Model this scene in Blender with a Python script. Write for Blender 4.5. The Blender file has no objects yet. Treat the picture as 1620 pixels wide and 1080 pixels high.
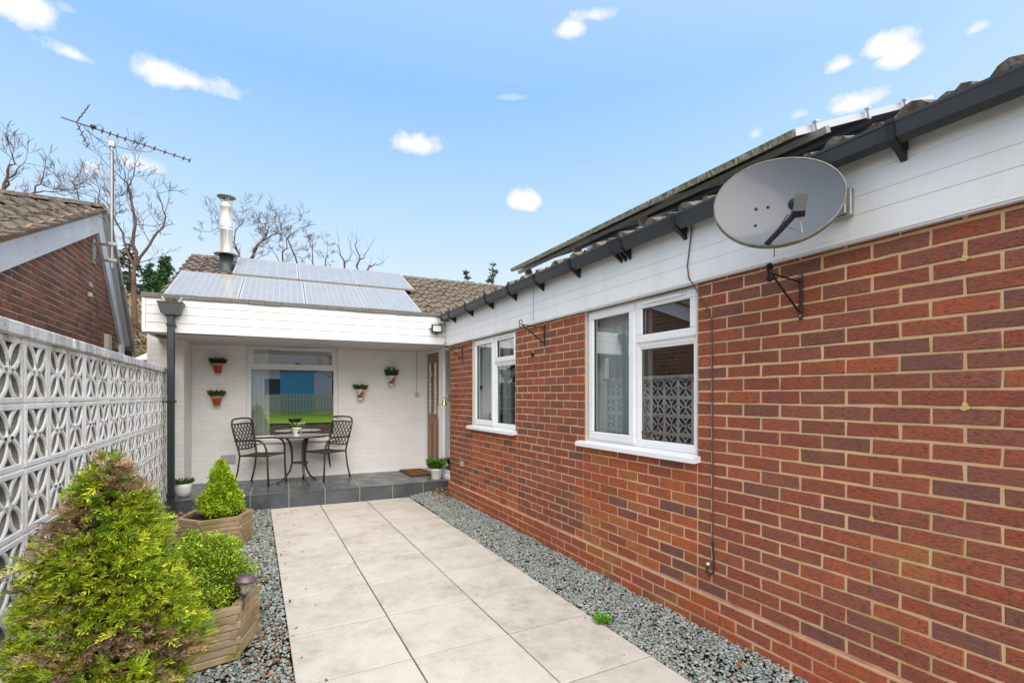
import bpy, math, random
import numpy as np
from mathutils import Vector, Matrix, Euler
R = math.radians
random.seed(7); rng = np.random.default_rng(7)
S = bpy.context.scene
COL = S.collection

# ------------------------------------------------------------------ camera
CAMH = 1.487; YAW = R(27.67); FPX = 778.0; HORV = 625.0
cam = bpy.data.cameras.new('camera'); camo = bpy.data.objects.new('camera', cam); COL.objects.link(camo)
camo.location = (0, 0, CAMH); camo.rotation_euler = (R(90), 0, -YAW)
cam.sensor_width = 36; cam.lens = FPX / 1620 * 36; cam.shift_y = (HORV - 540) / 1620
cam.clip_start = 0.05; cam.clip_end = 2000
S.camera = camo
S.render.resolution_x = 1024; S.render.resolution_y = 682
S.view_settings.view_transform = 'Standard'; S.view_settings.look = 'None'
S.view_settings.gamma = 1; S.view_settings.use_curve_mapping = False
S.view_settings.exposure = 1.30

def ray(u, v):
    a = (u - 810) / FPX; b = (HORV - v) / FPX
    sn, cs = math.sin(YAW), math.cos(YAW)
    return Vector((sn + a * cs, cs - a * sn, b))
def atY(u, v, Y):
    d = ray(u, v); return Vector((0, 0, CAMH)) + d * (Y / d.y)

# ------------------------------------------------------------------ world
SUN_EL = R(48); SUN_AZ = R(188)
W = bpy.data.worlds.new('World'); S.world = W; W.use_nodes = True
nt = W.node_tree; N = nt.nodes; L = nt.links
for n in list(N): N.remove(n)
out = N.new('ShaderNodeOutputWorld'); bg = N.new('ShaderNodeBackground')
sky = N.new('ShaderNodeTexSky'); sky.sky_type = 'NISHITA'; sky.sun_disc = False
sky.sun_elevation = SUN_EL; sky.sun_rotation = SUN_AZ; sky.air_density = 1.0; sky.dust_density = 1.0; sky.ozone_density = 1.5
bg.inputs['Strength'].default_value = 0.12
tc = N.new('ShaderNodeTexCoord')
def wm(op, a, b=None, c=None, clamp=False):
    n = N.new('ShaderNodeMath'); n.operation = op; n.use_clamp = clamp
    for i, x in enumerate((a, b, c)):
        if x is None: continue
        if isinstance(x, (int, float)): n.inputs[i].default_value = x
        else: L.new(x, n.inputs[i])
    return n.outputs[0]
nz = N.new('ShaderNodeTexNoise'); nz.inputs['Scale'].default_value = 13; nz.inputs['Detail'].default_value = 8; nz.inputs['Roughness'].default_value = .6
L.new(tc.outputs['Generated'], nz.inputs['Vector'])
CL = [(30,8,85,45,1),(120,88,52,22,1),(262,118,76,36,1),(300,128,72,30,1),(150,268,26,20,.7),(226,260,46,24,.8),
      (668,230,52,28,1),(830,320,34,21,1),(908,45,44,24,.9),(935,26,46,22,.9),(1340,168,58,26,1),(1262,183,30,14,.55),
      (1336,102,30,20,1),(1400,74,58,24,1),(1430,88,52,26,1),(1196,212,26,18,.6),(1546,45,26,13,.6),(810,155,36,7,.3),(105,14,24,14,.3)]
dirs = []
for (u, v, w, h, s) in CL:
    c = ray(u, v); w *= .82; h *= .88; dirs.append((c.normalized(), (ray(u + w, v).normalized() - c.normalized()).length, (ray(u, v - h).normalized() - c.normalized()).length, s))
for (az, el, w, h) in ((120,35,.1,.04),(150,25,.12,.05),(185,40,.13,.05),(220,28,.1,.04),(260,38,.12,.05),(300,30,.1,.05),(80,55,.1,.05)):
    dirs.append((Vector((math.sin(R(az))*math.cos(R(el)), math.cos(R(az))*math.cos(R(el)), math.sin(R(el)))), w, h, .9))
tot = None
for c, w, h, s in dirs:
    e1_ = Vector((0, 0, 1)).cross(c).normalized(); e2_ = c.cross(e1_)
    def dot(vec):
        n = N.new('ShaderNodeVectorMath'); n.operation = 'DOT_PRODUCT'; L.new(tc.outputs['Generated'], n.inputs[0]); n.inputs[1].default_value = vec; return n.outputs['Value']
    x = wm('MULTIPLY', dot(e1_), 1 / w); y0 = wm('MULTIPLY', wm('ADD', dot(e2_), -c.dot(e2_)), 1 / h)
    y = wm('MULTIPLY', y0, wm('MULTIPLY_ADD', wm('LESS_THAN', wm('MULTIPLY', y0, 1 if e2_.z > 0 else -1), 0), .5, 1))
    d2 = wm('SQRT', wm('ADD', wm('MULTIPLY', x, x), wm('MULTIPLY', y, y)))
    front = wm('GREATER_THAN', dot(c), 0.2)
    m = wm('SUBTRACT', 1.0, wm('ADD', d2, wm('MULTIPLY', wm('SUBTRACT', nz.outputs['Fac'], .5), -3.4)))
    m = wm('MULTIPLY', wm('MULTIPLY', wm('MULTIPLY', m, 1.6), front, clamp=True), s)
    tot = m if tot is None else wm('MAXIMUM', tot, m)
hsv = N.new('ShaderNodeHueSaturation'); hsv.inputs['Saturation'].default_value = .96; L.new(sky.outputs[0], hsv.inputs['Color'])
# milky winter air: pale towards the horizon, clear blue overhead
sx = N.new('ShaderNodeSeparateXYZ'); L.new(tc.outputs['Generated'], sx.inputs[0])
cr = N.new('ShaderNodeValToRGB'); L.new(sx.outputs['Z'], cr.inputs[0]); el = cr.color_ramp.elements
while len(el) < 5: el.new(.5)
for i, (p_, c_) in enumerate(((0, (.93, .95, .98)), (.16, (.78, .88, .98)), (.32, (.50, .73, .99)), (.52, (.22, .51, .98)), (1, (.38, .56, .88)))):
    el[i].position = p_; el[i].color = (*c_, 1)
gm = N.new('ShaderNodeVectorMath'); gm.operation = 'SCALE'; L.new(cr.outputs[0], gm.inputs[0]); gm.inputs['Scale'].default_value = 3.5
mh = N.new('ShaderNodeMix'); mh.data_type = 'RGBA'; mh.inputs[0].default_value = .95; L.new(hsv.outputs[0], mh.inputs[6])
# brighter whiter sky added round the sun, behind the camera, for neutral ambient light
sv = N.new('ShaderNodeVectorMath'); sv.operation = 'DOT_PRODUCT'; L.new(tc.outputs['Generated'], sv.inputs[0]); sv.inputs[1].default_value = (math.sin(SUN_AZ) * math.cos(SUN_EL), math.cos(SUN_AZ) * math.cos(SUN_EL), math.sin(SUN_EL))
vf = wm('POWER', wm('MULTIPLY_ADD', sv.outputs['Value'], .5, .5, clamp=True), 3.2)
mv = N.new('ShaderNodeMix'); mv.data_type = 'RGBA'; L.new(vf, mv.inputs[0]); L.new(gm.outputs[0], mv.inputs[6]); mv.inputs[7].default_value = (6.4, 6.3, 6.0, 1)
L.new(mv.outputs[2], mh.inputs[7])
mixc = N.new('ShaderNodeMix'); mixc.data_type = 'RGBA'
L.new(wm('POWER', tot, 1.0, clamp=True), mixc.inputs[0]); L.new(mh.outputs[2], mixc.inputs[6]); mixc.inputs[7].default_value = (3.45, 3.5, 3.7, 1)
L.new(mixc.outputs[2], bg.inputs['Color']); L.new(bg.outputs[0], out.inputs[0])
# ------------------------------------------------------------------ sun
sl = bpy.data.lights.new('sun', 'SUN'); sl.energy = 1.55; sl.angle = R(70); sl.color = (1, .91, .81)
so = bpy.data.objects.new('sun', sl); COL.objects.link(so)
sd = Vector((math.sin(SUN_AZ) * math.cos(SUN_EL), math.cos(SUN_AZ) * math.cos(SUN_EL), math.sin(SUN_EL)))
so.rotation_euler = sd.to_track_quat('Z', 'Y').to_euler()

# ------------------------------------------------------------------ materials
MATS = {}
class G:
    def __init__(s, name, rough=.6, base=(.5, .5, .5), metallic=0, spec=.5):
        s.m = bpy.data.materials.new(name); s.m.use_nodes = True; s.nt = s.m.node_tree
        s.b = s.nt.nodes['Principled BSDF']; s.b.inputs['Base Color'].default_value = (*base, 1)
        s.b.inputs['Roughness'].default_value = rough; s.b.inputs['Metallic'].default_value = metallic
        s.b.inputs['Specular IOR Level'].default_value = spec
        g = s.nt.nodes.new('ShaderNodeNewGeometry'); s.P = g.outputs['Position']; s.Nn = g.outputs['Normal']
        MATS[name] = s.m
    def n(s, t, **k):
        x = s.nt.nodes.new(t)
        for a, b in k.items(): setattr(x, a, b)
        return x
    def lk(s, a, b): s.nt.links.new(a, b)
    def mapv(s, sc):
        m = s.n('ShaderNodeVectorMath', operation='MULTIPLY'); s.lk(s.P, m.inputs[0]); m.inputs[1].default_value = sc if hasattr(sc, '__len__') else (sc,) * 3; return m.outputs[0]
    def noise(s, sc=5, det=4, rough=.55, dist=0, vec=None):
        x = s.n('ShaderNodeTexNoise'); s.lk(vec if vec is not None else s.mapv(sc), x.inputs['Vector']); x.inputs['Scale'].default_value = 1
        x.inputs['Detail'].default_value = det; x.inputs['Roughness'].default_value = rough; x.inputs['Distortion'].default_value = dist; return x.outputs['Fac']
    def ramp(s, f, stops):
        x = s.n('ShaderNodeValToRGB'); s.lk(f, x.inputs[0]); e = x.color_ramp.elements
        while len(e) < len(stops): e.new(.5)
        for i, (p, c) in enumerate(stops):
            e[i].position = p; e[i].color = (c, c, c, 1) if isinstance(c, (int, float)) else (*c, 1)
        return x.outputs[0]
    def mix(s, f, a, b, mode='MIX'):
        x = s.n('ShaderNodeMix', data_type='RGBA', blend_type=mode)
        for i, v in ((0, f), (6, a), (7, b)):
            if isinstance(v, (int, float)): x.inputs[i].default_value = v if i == 0 else (v, v, v, 1)
            elif isinstance(v, tuple): x.inputs[i].default_value = (*v, 1)
            else: s.lk(v, x.inputs[i])
        return x.outputs[2]
    def math(s, op, a, b=0., clamp=False):
        x = s.n('ShaderNodeMath', operation=op); x.use_clamp = clamp
        for i, v in enumerate((a, b)):
            if isinstance(v, (int, float)): x.inputs[i].default_value = v
            else: s.lk(v, x.inputs[i])
        return x.outputs[0]
    def attr(s):
        x = s.n('ShaderNodeAttribute'); x.attribute_name = 'col'; return x.outputs['Color']
    def col(s, c): s.lk(c, s.b.inputs['Base Color']); return s
    def rough(s, c): s.lk(c, s.b.inputs['Roughness']); return s
    def bump(s, h, st=.3, d=.01):
        x = s.n('ShaderNodeBump'); x.inputs['Strength'].default_value = st; x.inputs['Distance'].default_value = d; s.lk(h, x.inputs['Height']); s.lk(x.outputs[0], s.b.inputs['Normal']); return s
    def sepz(s):
        x = s.n('ShaderNodeSeparateXYZ'); s.lk(s.P, x.inputs[0]); return x.outputs

g = G('brick', .9, spec=.25)
drag = g.noise((30, 42, 160), 4, .6); fine = g.noise(160, 3); blot = g.noise((5, 5, 7), 3); lich = g.noise((2.2, 2.2, 3.0), 5, .6)
c = g.mix(g.ramp(drag, [(.38, 1), (.5, 0)]), g.attr(), g.mix(.6, g.attr(), (.045, .028, .025)))
c = g.mix(.45, c, g.mix(1, c, g.ramp(fine, [(.3, .65), (.7, 1.45)]), 'MULTIPLY'))
c = g.mix(g.ramp(g.noise((8, 14, 20), 3), [(.45, 0), (.68, .5)]), c, (.17, .08, .07))
c = g.mix(g.ramp(blot, [(.48, 0), (.75, .3)]), c, (.36, .11, .055))
c = g.mix(g.ramp(g.noise((26, 26, 40), 5, .7), [(.64, 0), (.74, .2)]), c, (.52, .33, .22))
z = g.sepz()['Z']; low = g.ramp(g.math('MULTIPLY', z, .5), [(.1, 1), (.62, 0)])
c = g.mix(g.math('MULTIPLY', g.ramp(lich, [(.6, 0), (.72, .55)]), low), c, (.30, .22, .07)); g.col(c)
g.bump(g.math('ADD', drag, g.math('MULTIPLY', fine, .4)), .8, .005)
g = G('mortar', .95, spec=.15)
lich = g.noise((3, 3, 4), 5, .6); z = g.sepz()['Z']; low = g.ramp(g.math('MULTIPLY', z, .5), [(.1, 1), (.6, .25)])
c = g.mix(g.noise(90, 3), (.43, .275, .155), (.62, .415, .245)); c = g.mix(g.ramp(g.noise(1.3, 3), [(.4, 0), (.65, .6)]), c, (.68, .50, .26))
c = g.mix(g.math('MULTIPLY', g.ramp(lich, [(.52, 0), (.68, .8)]), low), c, (.34, .26, .07)); g.col(c).bump(g.noise(220, 3), .6, .003)
g = G('fillet', .95, spec=.15); g.col(g.mix(g.ramp(g.noise(7, 4), [(.35, 0), (.65, 1)]), (.40, .22, .145), (.25, .13, .09)))
g = G('dark_mortar', .95, spec=.15); g.col(g.mix(g.noise(60, 3), (.42, .31, .22), (.60, .46, .33)))
g = G('white_brick', .55, spec=.35); g.col(g.mix(g.ramp(g.noise((3, 3, 9), 4), [(.35, 0), (.7, .5)]), (.88, .88, .875), (.76, .755, .74))); g.bump(g.noise(110, 4), .5, .003)
g = G('white_plastic', .32, (.80, .81, .82)); g.col(g.mix(g.ramp(g.noise((1.5, 1.5, 6), 4), [(.45, 0), (.8, .28)]), (.82, .83, .84), (.60, .585, .54)))
g = G('fascia_plastic', .38); g.col(g.mix(g.ramp(g.noise((7, 7, 1.2), 6, .65), [(.5, 0), (.85, .4)]), (.76, .775, .785), (.52, .51, .46))); g.bump(g.noise((40, 3, 200), 2), .12, .002)
g = G('groove_grey', .8, (.11, .11, .11))
g = G('grey_upvc', .35); g.col(g.mix(g.ramp(g.noise((2, 2, 5), 4), [(.4, 0), (.75, .5)]), (.022, .029, .036), (.06, .065, .068)))
g = G('lead_flashing', .6); g.col(g.mix(g.noise((3, 3, 30), 5), (.07, .07, .063), (.20, .19, .165))).bump(g.noise(40, 3), .4, .01)
g = G('roof_tile', .95, spec=.15)
c = g.mix(.8, g.attr(), g.ramp(g.noise(25, 5, .65), [(.3, (.05, .04, .033)), (.5, (.17, .14, .115)), (.7, (.36, .31, .26))]))
c = g.mix(g.ramp(g.noise(4.5, 6, .65), [(.6, 0), (.7, .8)]), c, (.10, .11, .025))
c = g.mix(g.ramp(g.noise(18, 4, .6), [(.66, 0), (.72, .7)]), c, (.40, .37, .28)); g.col(c).bump(g.noise(70, 5), .9, .012)
g = G('old_mortar', .95); g.col(g.mix(g.noise(14, 4), (.20, .12, .07), (.48, .30, .18))).bump(g.noise(60, 4), .8, .01)
g = G('paving', .62, spec=.3)
ov = g.n('ShaderNodeVectorMath', operation='MULTIPLY_ADD'); g.lk(g.attr(), ov.inputs[0]); ov.inputs[1].default_value = (61, 83, 47); g.lk(g.mapv(2.6), ov.inputs[2])
c = g.mix(g.noise(9, 5), (.51, .485, .44), (.62, .59, .54)); st = g.noise(1.9, 10, .76, 0, vec=ov.outputs[0]); st2 = g.noise(14, 5, .65)
c = g.mix(g.math('MULTIPLY', g.ramp(st, [(.44, 0), (.66, .7)]), g.ramp(st2, [(.32, .3), (.6, 1)])), c, (.30, .255, .215))
c = g.mix(g.ramp(g.noise(130, 2, .5), [(.70, 0), (.73, .6)]), c, (.16, .12, .09))
c = g.mix(.16, c, g.attr(), 'MULTIPLY'); g.col(c).bump(g.noise(80, 5), .25, .003)
g = G('soil', .98, spec=.1); g.col(g.mix(g.noise(30, 4), (.025, .017, .011), (.07, .045, .028))).bump(g.noise(60, 4), 1, .02)
g = G('joint_moss', .98, spec=.1); g.col(g.mix(g.ramp(g.noise(8, 4), [(.45, 0), (.6, 1)]), (.05, .032, .02), (.09, .10, .02)))
g = G('grout', .9, (.42, .40, .36))
g = G('slate_tile', .3, spec=.5)
c = g.mix(g.ramp(g.noise(3.5, 5), [(.35, 0), (.7, 1)]), (.06, .068, .078), (.115, .12, .126)); g.col(g.mix(.4, c, g.attr(), 'MULTIPLY')); g.rough(g.ramp(g.noise(5, 4), [(.3, .18), (.7, .46)]))
g = G('attr_rough', .85, spec=.25); g.col(g.mix(g.noise(70, 2), g.attr(), g.mix(.35, g.attr(), (.6, .6, .6), 'MULTIPLY')))
g = G('attr_gloss', .25); g.col(g.attr())
g = G('wood_planter', .85, spec=.2)
c = g.mix(g.noise((10, 10, 120), 5, .6), (.23, .165, .10), (.52, .42, .29)); c = g.mix(g.ramp(g.noise(5, 4), [(.5, 0), (.66, .75)]), c, (.20, .19, .05)); c = g.mix(.8, c, g.attr(), 'MULTIPLY'); g.col(c).bump(g.noise((20, 20, 160), 4), .5, .004)
g = G('block_paint', .75, spec=.25)
c = g.mix(g.ramp(g.noise(6, 6, .62), [(.46, 0), (.7, .75)]), (.87, .87, .865), (.70, .69, .64))
zz = g.sepz()['Z']; top = g.ramp(zz, [(0, 0), (1, 1)]); tp = g.math('MULTIPLY', g.math('SUBTRACT', zz, 1.38), 2.6, clamp=True)
c = g.mix(g.math('MULTIPLY', g.ramp(g.noise((9, 9, 5), 5, .65), [(.46, 0), (.66, .9)]), g.math('ADD', tp, .12, clamp=True)), c, (.34, .30, .20)); g.col(c).bump(g.noise(70, 5, .6), .6, .006)
g = G('raw_concrete', .95, spec=.1); g.col(g.mix(g.noise(25, 4), (.13, .125, .11), (.27, .26, .23)))
g = G('coping', .85, spec=.2); c = g.mix(g.ramp(g.noise((11, 11, 3), 6, .68), [(.42, 0), (.66, 1)]), (.76, .76, .75), (.36, .35, .33)); g.col(g.mix(g.ramp(g.noise(40, 3), [(.62, 0), (.7, .6)]), c, (.09, .09, .075))).bump(g.noise(60, 5), .7, .008)
g = G('bark', .95, spec=.1); g.col(g.mix(g.noise((6, 6, 2), 4), (.075, .05, .036), (.20, .14, .10)))
g = G('foliage', .6, spec=.3); g.col(g.attr())
g.b.inputs['Subsurface Weight'].default_value = 0
g = G('steel', .5, (.72, .70, .67), .7); g.col(g.mix(g.ramp(g.noise((10, 10, 2), 4), [(.45, 0), (.7, .6)]), (.74, .73, .71), (.46, .38, .29)))
g = G('galvanised', .5, (.42, .42, .41), .7); g.col(g.mix(g.noise(12, 3), (.30, .30, .29), (.5, .49, .47)))
g = G('rust', .85, (.13, .06, .03), 0)
g = G('aluminium', .4, (.7, .7, .7), .8)
g = G('aluminium_mossy', .6, (.5, .5, .4), .2); c = g.mix(g.ramp(g.noise((60, 60, 8), 4), [(.36, 0), (.6, 1)]), (.50, .50, .44), (.17, .16, .05)); g.col(c)
g = G('solar_cell', .35, (.30, .31, .36)); g.col(g.attr())
g.b.inputs['Coat Weight'].default_value = .35; g.b.inputs['Coat Roughness'].default_value = .15
g = G('solar_back', .6, (.07, .07, .08))
g = G('bronze_metal', .38, (.055, .052, .047), .35)
g = G('black_iron', .4, (.012, .012, .014), .2)
g = G('dish_metal', .5, (.20, .21, .23), 0); g.col(g.mix(g.ramp(g.noise(3, 4), [(.4, 0), (.7, .5)]), (.06, .072, .092), (.085, .098, .118))); g.b.inputs['Coat Weight'].default_value = .35; g.b.inputs['Coat Roughness'].default_value = .12
g = G('dish_rim', .7); g.col(g.mix(g.ramp(g.noise(30, 3), [(.4, 0), (.6, 1)]), (.22, .22, .21), (.15, .15, .07)))
g = G('black_plastic', .5, (.014, .014, .016))
g = G('cream_plastic', .5, (.55, .52, .44))
g = G('grey_plastic', .5, (.42, .44, .46))
g = G('brass', .25, (.52, .38, .20), 1)
g = G('bulb_glass', .08, (.75, .76, .74)); g.b.inputs['Transmission Weight'].default_value = .6
g = G('lens_white', .2, (.75, .75, .72))
g = G('purple_plastic', .3, (.17, .10, .13), .3)
g = G('coir', .98, spec=.05); g.col(g.mix(g.noise(120, 3), (.12, .055, .022), (.30, .15, .065))).bump(g.noise(200, 3), 1, .006)
g = G('door_wood', .45); g.col(g.mix(g.noise((60, 60, 3), 4), (.20, .105, .055), (.34, .19, .105)))
g = G('chrome', .12, (.8, .8, .8), 1)
g = G('white_pot', .35, (.78, .78, .77))
g = G('curtain', .9, (.88, .92, .91)); g.b.inputs['Transmission Weight'].default_value = 0
g = G('room_wall', .9, (.20, .195, .19)); g = G('room_floor', .8, (.12, .09, .07))
g = G('brown_fabric', .8); g.col(g.mix(g.noise((3, 3, 18), 4), (.07, .05, .038), (.17, .12, .09)))
g = G('lawn', .95, spec=.1); g.col(g.mix(g.noise((3, 1, 3), 6, .7), (.09, .22, .015), (.24, .42, .04)))
g = G('fence_wood', .9); g.col(g.mix(g.noise((9, 9, 2), 3), (.45, .38, .22), (.62, .54, .34)))
g = G('blue_board', .7, (.09, .33, .56))
g = G('hill_scrub', .98, spec=.05); c = g.mix(g.noise((4, 4, 1.2), 6, .7), (.13, .095, .055), (.42, .33, .19)); g.col(g.mix(g.ramp(g.noise(.5, 4), [(.5, 0), (.62, .8)]), c, (.07, .085, .02)))
g = G('bird_house_white', .7, (.78, .77, .74)); g = G('bird_house_red', .7, (.55, .20, .16))
g = G('barge_board', .5); g.col(g.mix(g.ramp(g.noise((3, 3, 4), 5), [(.4, 0), (.75, .55)]), (.66, .68, .72), (.46, .46, .46)))
g = G('soffit', .6); g.col(g.mix(g.noise(4, 3), (.70, .69, .66), (.60, .58, .54)))
g = G('cable_red', .6, (.12, .05, .045)); g = G('cable_black', .5, (.02, .02, .02)); g = G('cable_grey', .5, (.22, .23, .24))
# glass pane: clear sheet with a mirror share that grows at grazing angles
def glassmat(name, base, gain, tint):
    m = bpy.data.materials.new(name); m.use_nodes = True; t = m.node_tree; t.nodes.remove(t.nodes['Principled BSDF'])
    o = t.nodes['Material Output']; tr = t.nodes.new('ShaderNodeBsdfTransparent'); gl = t.nodes.new('ShaderNodeBsdfGlossy'); mx = t.nodes.new('ShaderNodeMixShader')
    tr.inputs[0].default_value = (*tint, 1); gl.inputs['Roughness'].default_value = 0.0; gl.inputs[0].default_value = (.95, .97, 1, 1)
    f = t.nodes.new('ShaderNodeFresnel'); f.inputs[0].default_value = 1.5; mm = t.nodes.new('ShaderNodeMath'); mm.operation = 'MULTIPLY_ADD'; mm.use_clamp = True
    t.links.new(f.outputs[0], mm.inputs[0]); mm.inputs[1].default_value = gain; mm.inputs[2].default_value = base
    t.links.new(mm.outputs[0], mx.inputs[0]); t.links.new(tr.outputs[0], mx.inputs[1]); t.links.new(gl.outputs[0], mx.inputs[2]); t.links.new(mx.outputs[0], o.inputs[0]); MATS[name] = m
glassmat('glass', .22, 1.5, (.88, .92, .91)); glassmat('glass_far', .40, 1.4, (.9, .92, .92))

# ------------------------------------------------------------------ mesh helpers
ROOT = {}
def setp(o, label=None, cat=None, group=None, kind=None):
    if label: o['label'] = label
    if cat: o['category'] = cat
    if group: o['group'] = group
    if kind: o['kind'] = kind
    return o
def thing(name, loc, label=None, cat=None, group=None, kind=None, rz=0):
    o = bpy.data.objects.new(name, None); COL.objects.link(o); o.location = loc; o.rotation_euler = (0, 0, rz); o.empty_display_size = .1
    ROOT[o.name] = Vector(loc); return setp(o, label, cat, group, kind)
WHITE = (1, 1, 1)
class MB:
    def __init__(s, T=None): s.v = []; s.f = []; s.c = []; s.m = []; s.T = T; s.cc = WHITE; s.mi = 0; s.sm = []; s.smooth = False
    def add(s, vs, fs):
        b = len(s.v)
        s.v += [tuple(s.T(p)) if s.T else tuple(p) for p in vs]
        for f in fs: s.f.append(tuple(i + b for i in f)); s.c.append(s.cc); s.m.append(s.mi); s.sm.append(s.smooth)
        return s
    def box(s, x0, x1, y0, y1, z0, z1, ch=0):
        if ch:
            h = ch; vs = []
            # chamfered along all 12 edges: 24 verts
            X = (x0, x1); Y = (y0, y1); Z = (z0, z1); idx = {}
            for i in (0, 1):
                for j in (0, 1):
                    for k in (0, 1):
                        sx_, sy_, sz_ = (1 - 2 * i) * h, (1 - 2 * j) * h, (1 - 2 * k) * h
                        idx[i, j, k, 0] = len(vs); vs.append((X[i], Y[j] + sy_, Z[k] + sz_))
                        idx[i, j, k, 1] = len(vs); vs.append((X[i] + sx_, Y[j], Z[k] + sz_))
                        idx[i, j, k, 2] = len(vs); vs.append((X[i] + sx_, Y[j] + sy_, Z[k]))
            I = idx; fs = []
            for i in (0, 1): fs.append((I[i,0,0,0], I[i,1,0,0], I[i,1,1,0], I[i,0,1,0]))
            for j in (0, 1): fs.append((I[0,j,0,1], I[1,j,0,1], I[1,j,1,1], I[0,j,1,1]))
            for k in (0, 1): fs.append((I[0,0,k,2], I[1,0,k,2], I[1,1,k,2], I[0,1,k,2]))
            for i in (0, 1):
                for j in (0, 1): fs.append((I[i,j,0,0], I[i,j,0,1], I[i,j,1,1], I[i,j,1,0]))
                for k in (0, 1): fs.append((I[i,0,k,0], I[i,0,k,2], I[i,1,k,2], I[i,1,k,0]))
            for j in (0, 1):
                for k in (0, 1): fs.append((I[0,j,k,1], I[0,j,k,2], I[1,j,k,2], I[1,j,k,1]))
            for i in (0, 1):
                for j in (0, 1):
                    for k in (0, 1): fs.append((I[i,j,k,0], I[i,j,k,1], I[i,j,k,2]))
            return s.add(vs, fs)
        vs = [(x0,y0,z0),(x1,y0,z0),(x1,y1,z0),(x0,y1,z0),(x0,y0,z1),(x1,y0,z1),(x1,y1,z1),(x0,y1,z1)]
        return s.add(vs, [(0,3,2,1),(4,5,6,7),(0,1,5,4),(1,2,6,5),(2,3,7,6),(3,0,4,7)])
    def prism(s, poly, axis, a0, a1):
        """poly: list of 2-D points in the other two axes (ordered); extruded along axis"""
        def P(p, a):
            if axis == 'x': return (a, p[0], p[1])
            if axis == 'y': return (p[0], a, p[1])
            return (p[0], p[1], a)
        n = len(poly); vs = [P(p, a0) for p in poly] + [P(p, a1) for p in poly]
        fs = [tuple(range(n))[::-1], tuple(range(n, 2 * n))] + [(i, (i + 1) % n, n + (i + 1) % n, n + i) for i in range(n)]
        return s.add(vs, fs)
    def tube(s, pts, r, n=6, caps=True):
        pts = [Vector(p) for p in pts]; rs = r if hasattr(r, '__len__') else [r] * len(pts); vs = []; fs = []
        up = None
        for i, p in enumerate(pts):
            d = (pts[min(i + 1, len(pts) - 1)] - pts[max(i - 1, 0)])
            if d.length < 1e-9: d = Vector((0, 0, 1))
            d.normalize()
            if up is None: up = d.orthogonal().normalized()
            else:
                up = up - d * up.dot(d); up = up.normalized() if up.length > 1e-6 else d.orthogonal().normalized()
            sd_ = d.cross(up)
            for k in range(n):
                a = 2 * math.pi * k / n; vs.append(p + (up * math.cos(a) + sd_ * math.sin(a)) * rs[i])
        for i in range(len(pts) - 1):
            for k in range(n): fs.append((i*n+k, i*n+(k+1) % n, (i+1)*n+(k+1) % n, (i+1)*n+k))
        if caps: fs.append(tuple(range(n))[::-1]); fs.append(tuple(range((len(pts)-1)*n, len(pts)*n)))
        return s.add(vs, fs)
    def bar(s, a, b, w, h, up=(0, 0, 1)):
        a, b = Vector(a), Vector(b); d = (b - a).normalized(); u = Vector(up); u = (u - d * u.dot(d))
        u = u.normalized() if u.length > 1e-5 else d.orthogonal().normalized(); r_ = d.cross(u); vs = []
        for p in (a, b):
            for q in ((-1,-1),(1,-1),(1,1),(-1,1)): vs.append(p + r_ * q[0] * w / 2 + u * q[1] * h / 2)
        return s.add(vs, [(0,3,2,1),(4,5,6,7),(0,1,5,4),(1,2,6,5),(2,3,7,6),(3,0,4,7)])
    def lathe(s, prof, c=(0, 0, 0), n=20, ax=None):
        c = Vector(c); vs = []; fs = []
        M = ax if ax is not None else Matrix.Identity(3)
        for (r_, z_) in prof:
            for k in range(n):
                a = 2 * math.pi * k / n; vs.append(c + M @ Vector((r_ * math.cos(a), r_ * math.sin(a), z_)))
        for i in range(len(prof) - 1):
            for k in range(n): fs.append((i*n+k, i*n+(k+1) % n, (i+1)*n+(k+1) % n, (i+1)*n+k))
        return s.add(vs, fs)
    def mesh(s, name, mats, off=None):
        me = bpy.data.meshes.new(name); vs = s.v
        if off is not None: vs = [(p[0]-off[0], p[1]-off[1], p[2]-off[2]) for p in vs]
        me.from_pydata(vs, [], s.f)
        for m in mats: me.materials.append(MATS[m])
        me.polygons.foreach_set('material_index', s.m); me.polygons.foreach_set('use_smooth', s.sm)
        at = me.attributes.new('col', 'FLOAT_COLOR', 'FACE'); a = np.ones((len(s.f), 4), np.float32); a[:, :3] = np.array(s.c, np.float32).reshape(-1, 3); at.data.foreach_set('color', a.ravel())
        me.update(); return me
    def build(s, name, mats, parent=None, local=False, label=None, cat=None, group=None, kind=None, recalc=False):
        if isinstance(mats, str): mats = [mats]
        off = None
        if parent is not None and not local: off = ROOT[parent.name]
        me = s.mesh(name, mats, off)
        o = bpy.data.objects.new(name, me); COL.objects.link(o); o.parent = parent
        ROOT[o.name] = ROOT[parent.name] if parent is not None else Vector((0, 0, 0))
        if recalc:
            import bmesh as _b
            b_ = _b.new(); b_.from_mesh(me); _b.ops.recalc_face_normals(b_, faces=b_.faces); b_.to_mesh(me); b_.free()
        return setp(o, label, cat, group, kind)
def npmesh(name, V, F, C, mat):
    """V (n,3), F (m,k) faces all with k corners, C (m,3) colours"""
    me = bpy.data.meshes.new(name); V = np.ascontiguousarray(V, np.float32); F = np.ascontiguousarray(F, np.int32); k = F.shape[1]
    me.vertices.add(len(V)); me.vertices.foreach_set('co', V.ravel()); me.loops.add(F.size); me.loops.foreach_set('vertex_index', F.ravel())
    me.polygons.add(len(F)); me.polygons.foreach_set('loop_start', np.arange(0, F.size, k, dtype=np.int32))
    try: me.polygons.foreach_set('loop_total', np.full(len(F), k, np.int32))
    except Exception: pass
    me.update(calc_edges=True)
    at = me.attributes.new('col', 'FLOAT_COLOR', 'FACE'); a = np.ones((len(F), 4), np.float32); a[:, :3] = C; at.data.foreach_set('color', a.ravel())
    me.materials.append(MATS[mat]); return me
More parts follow.
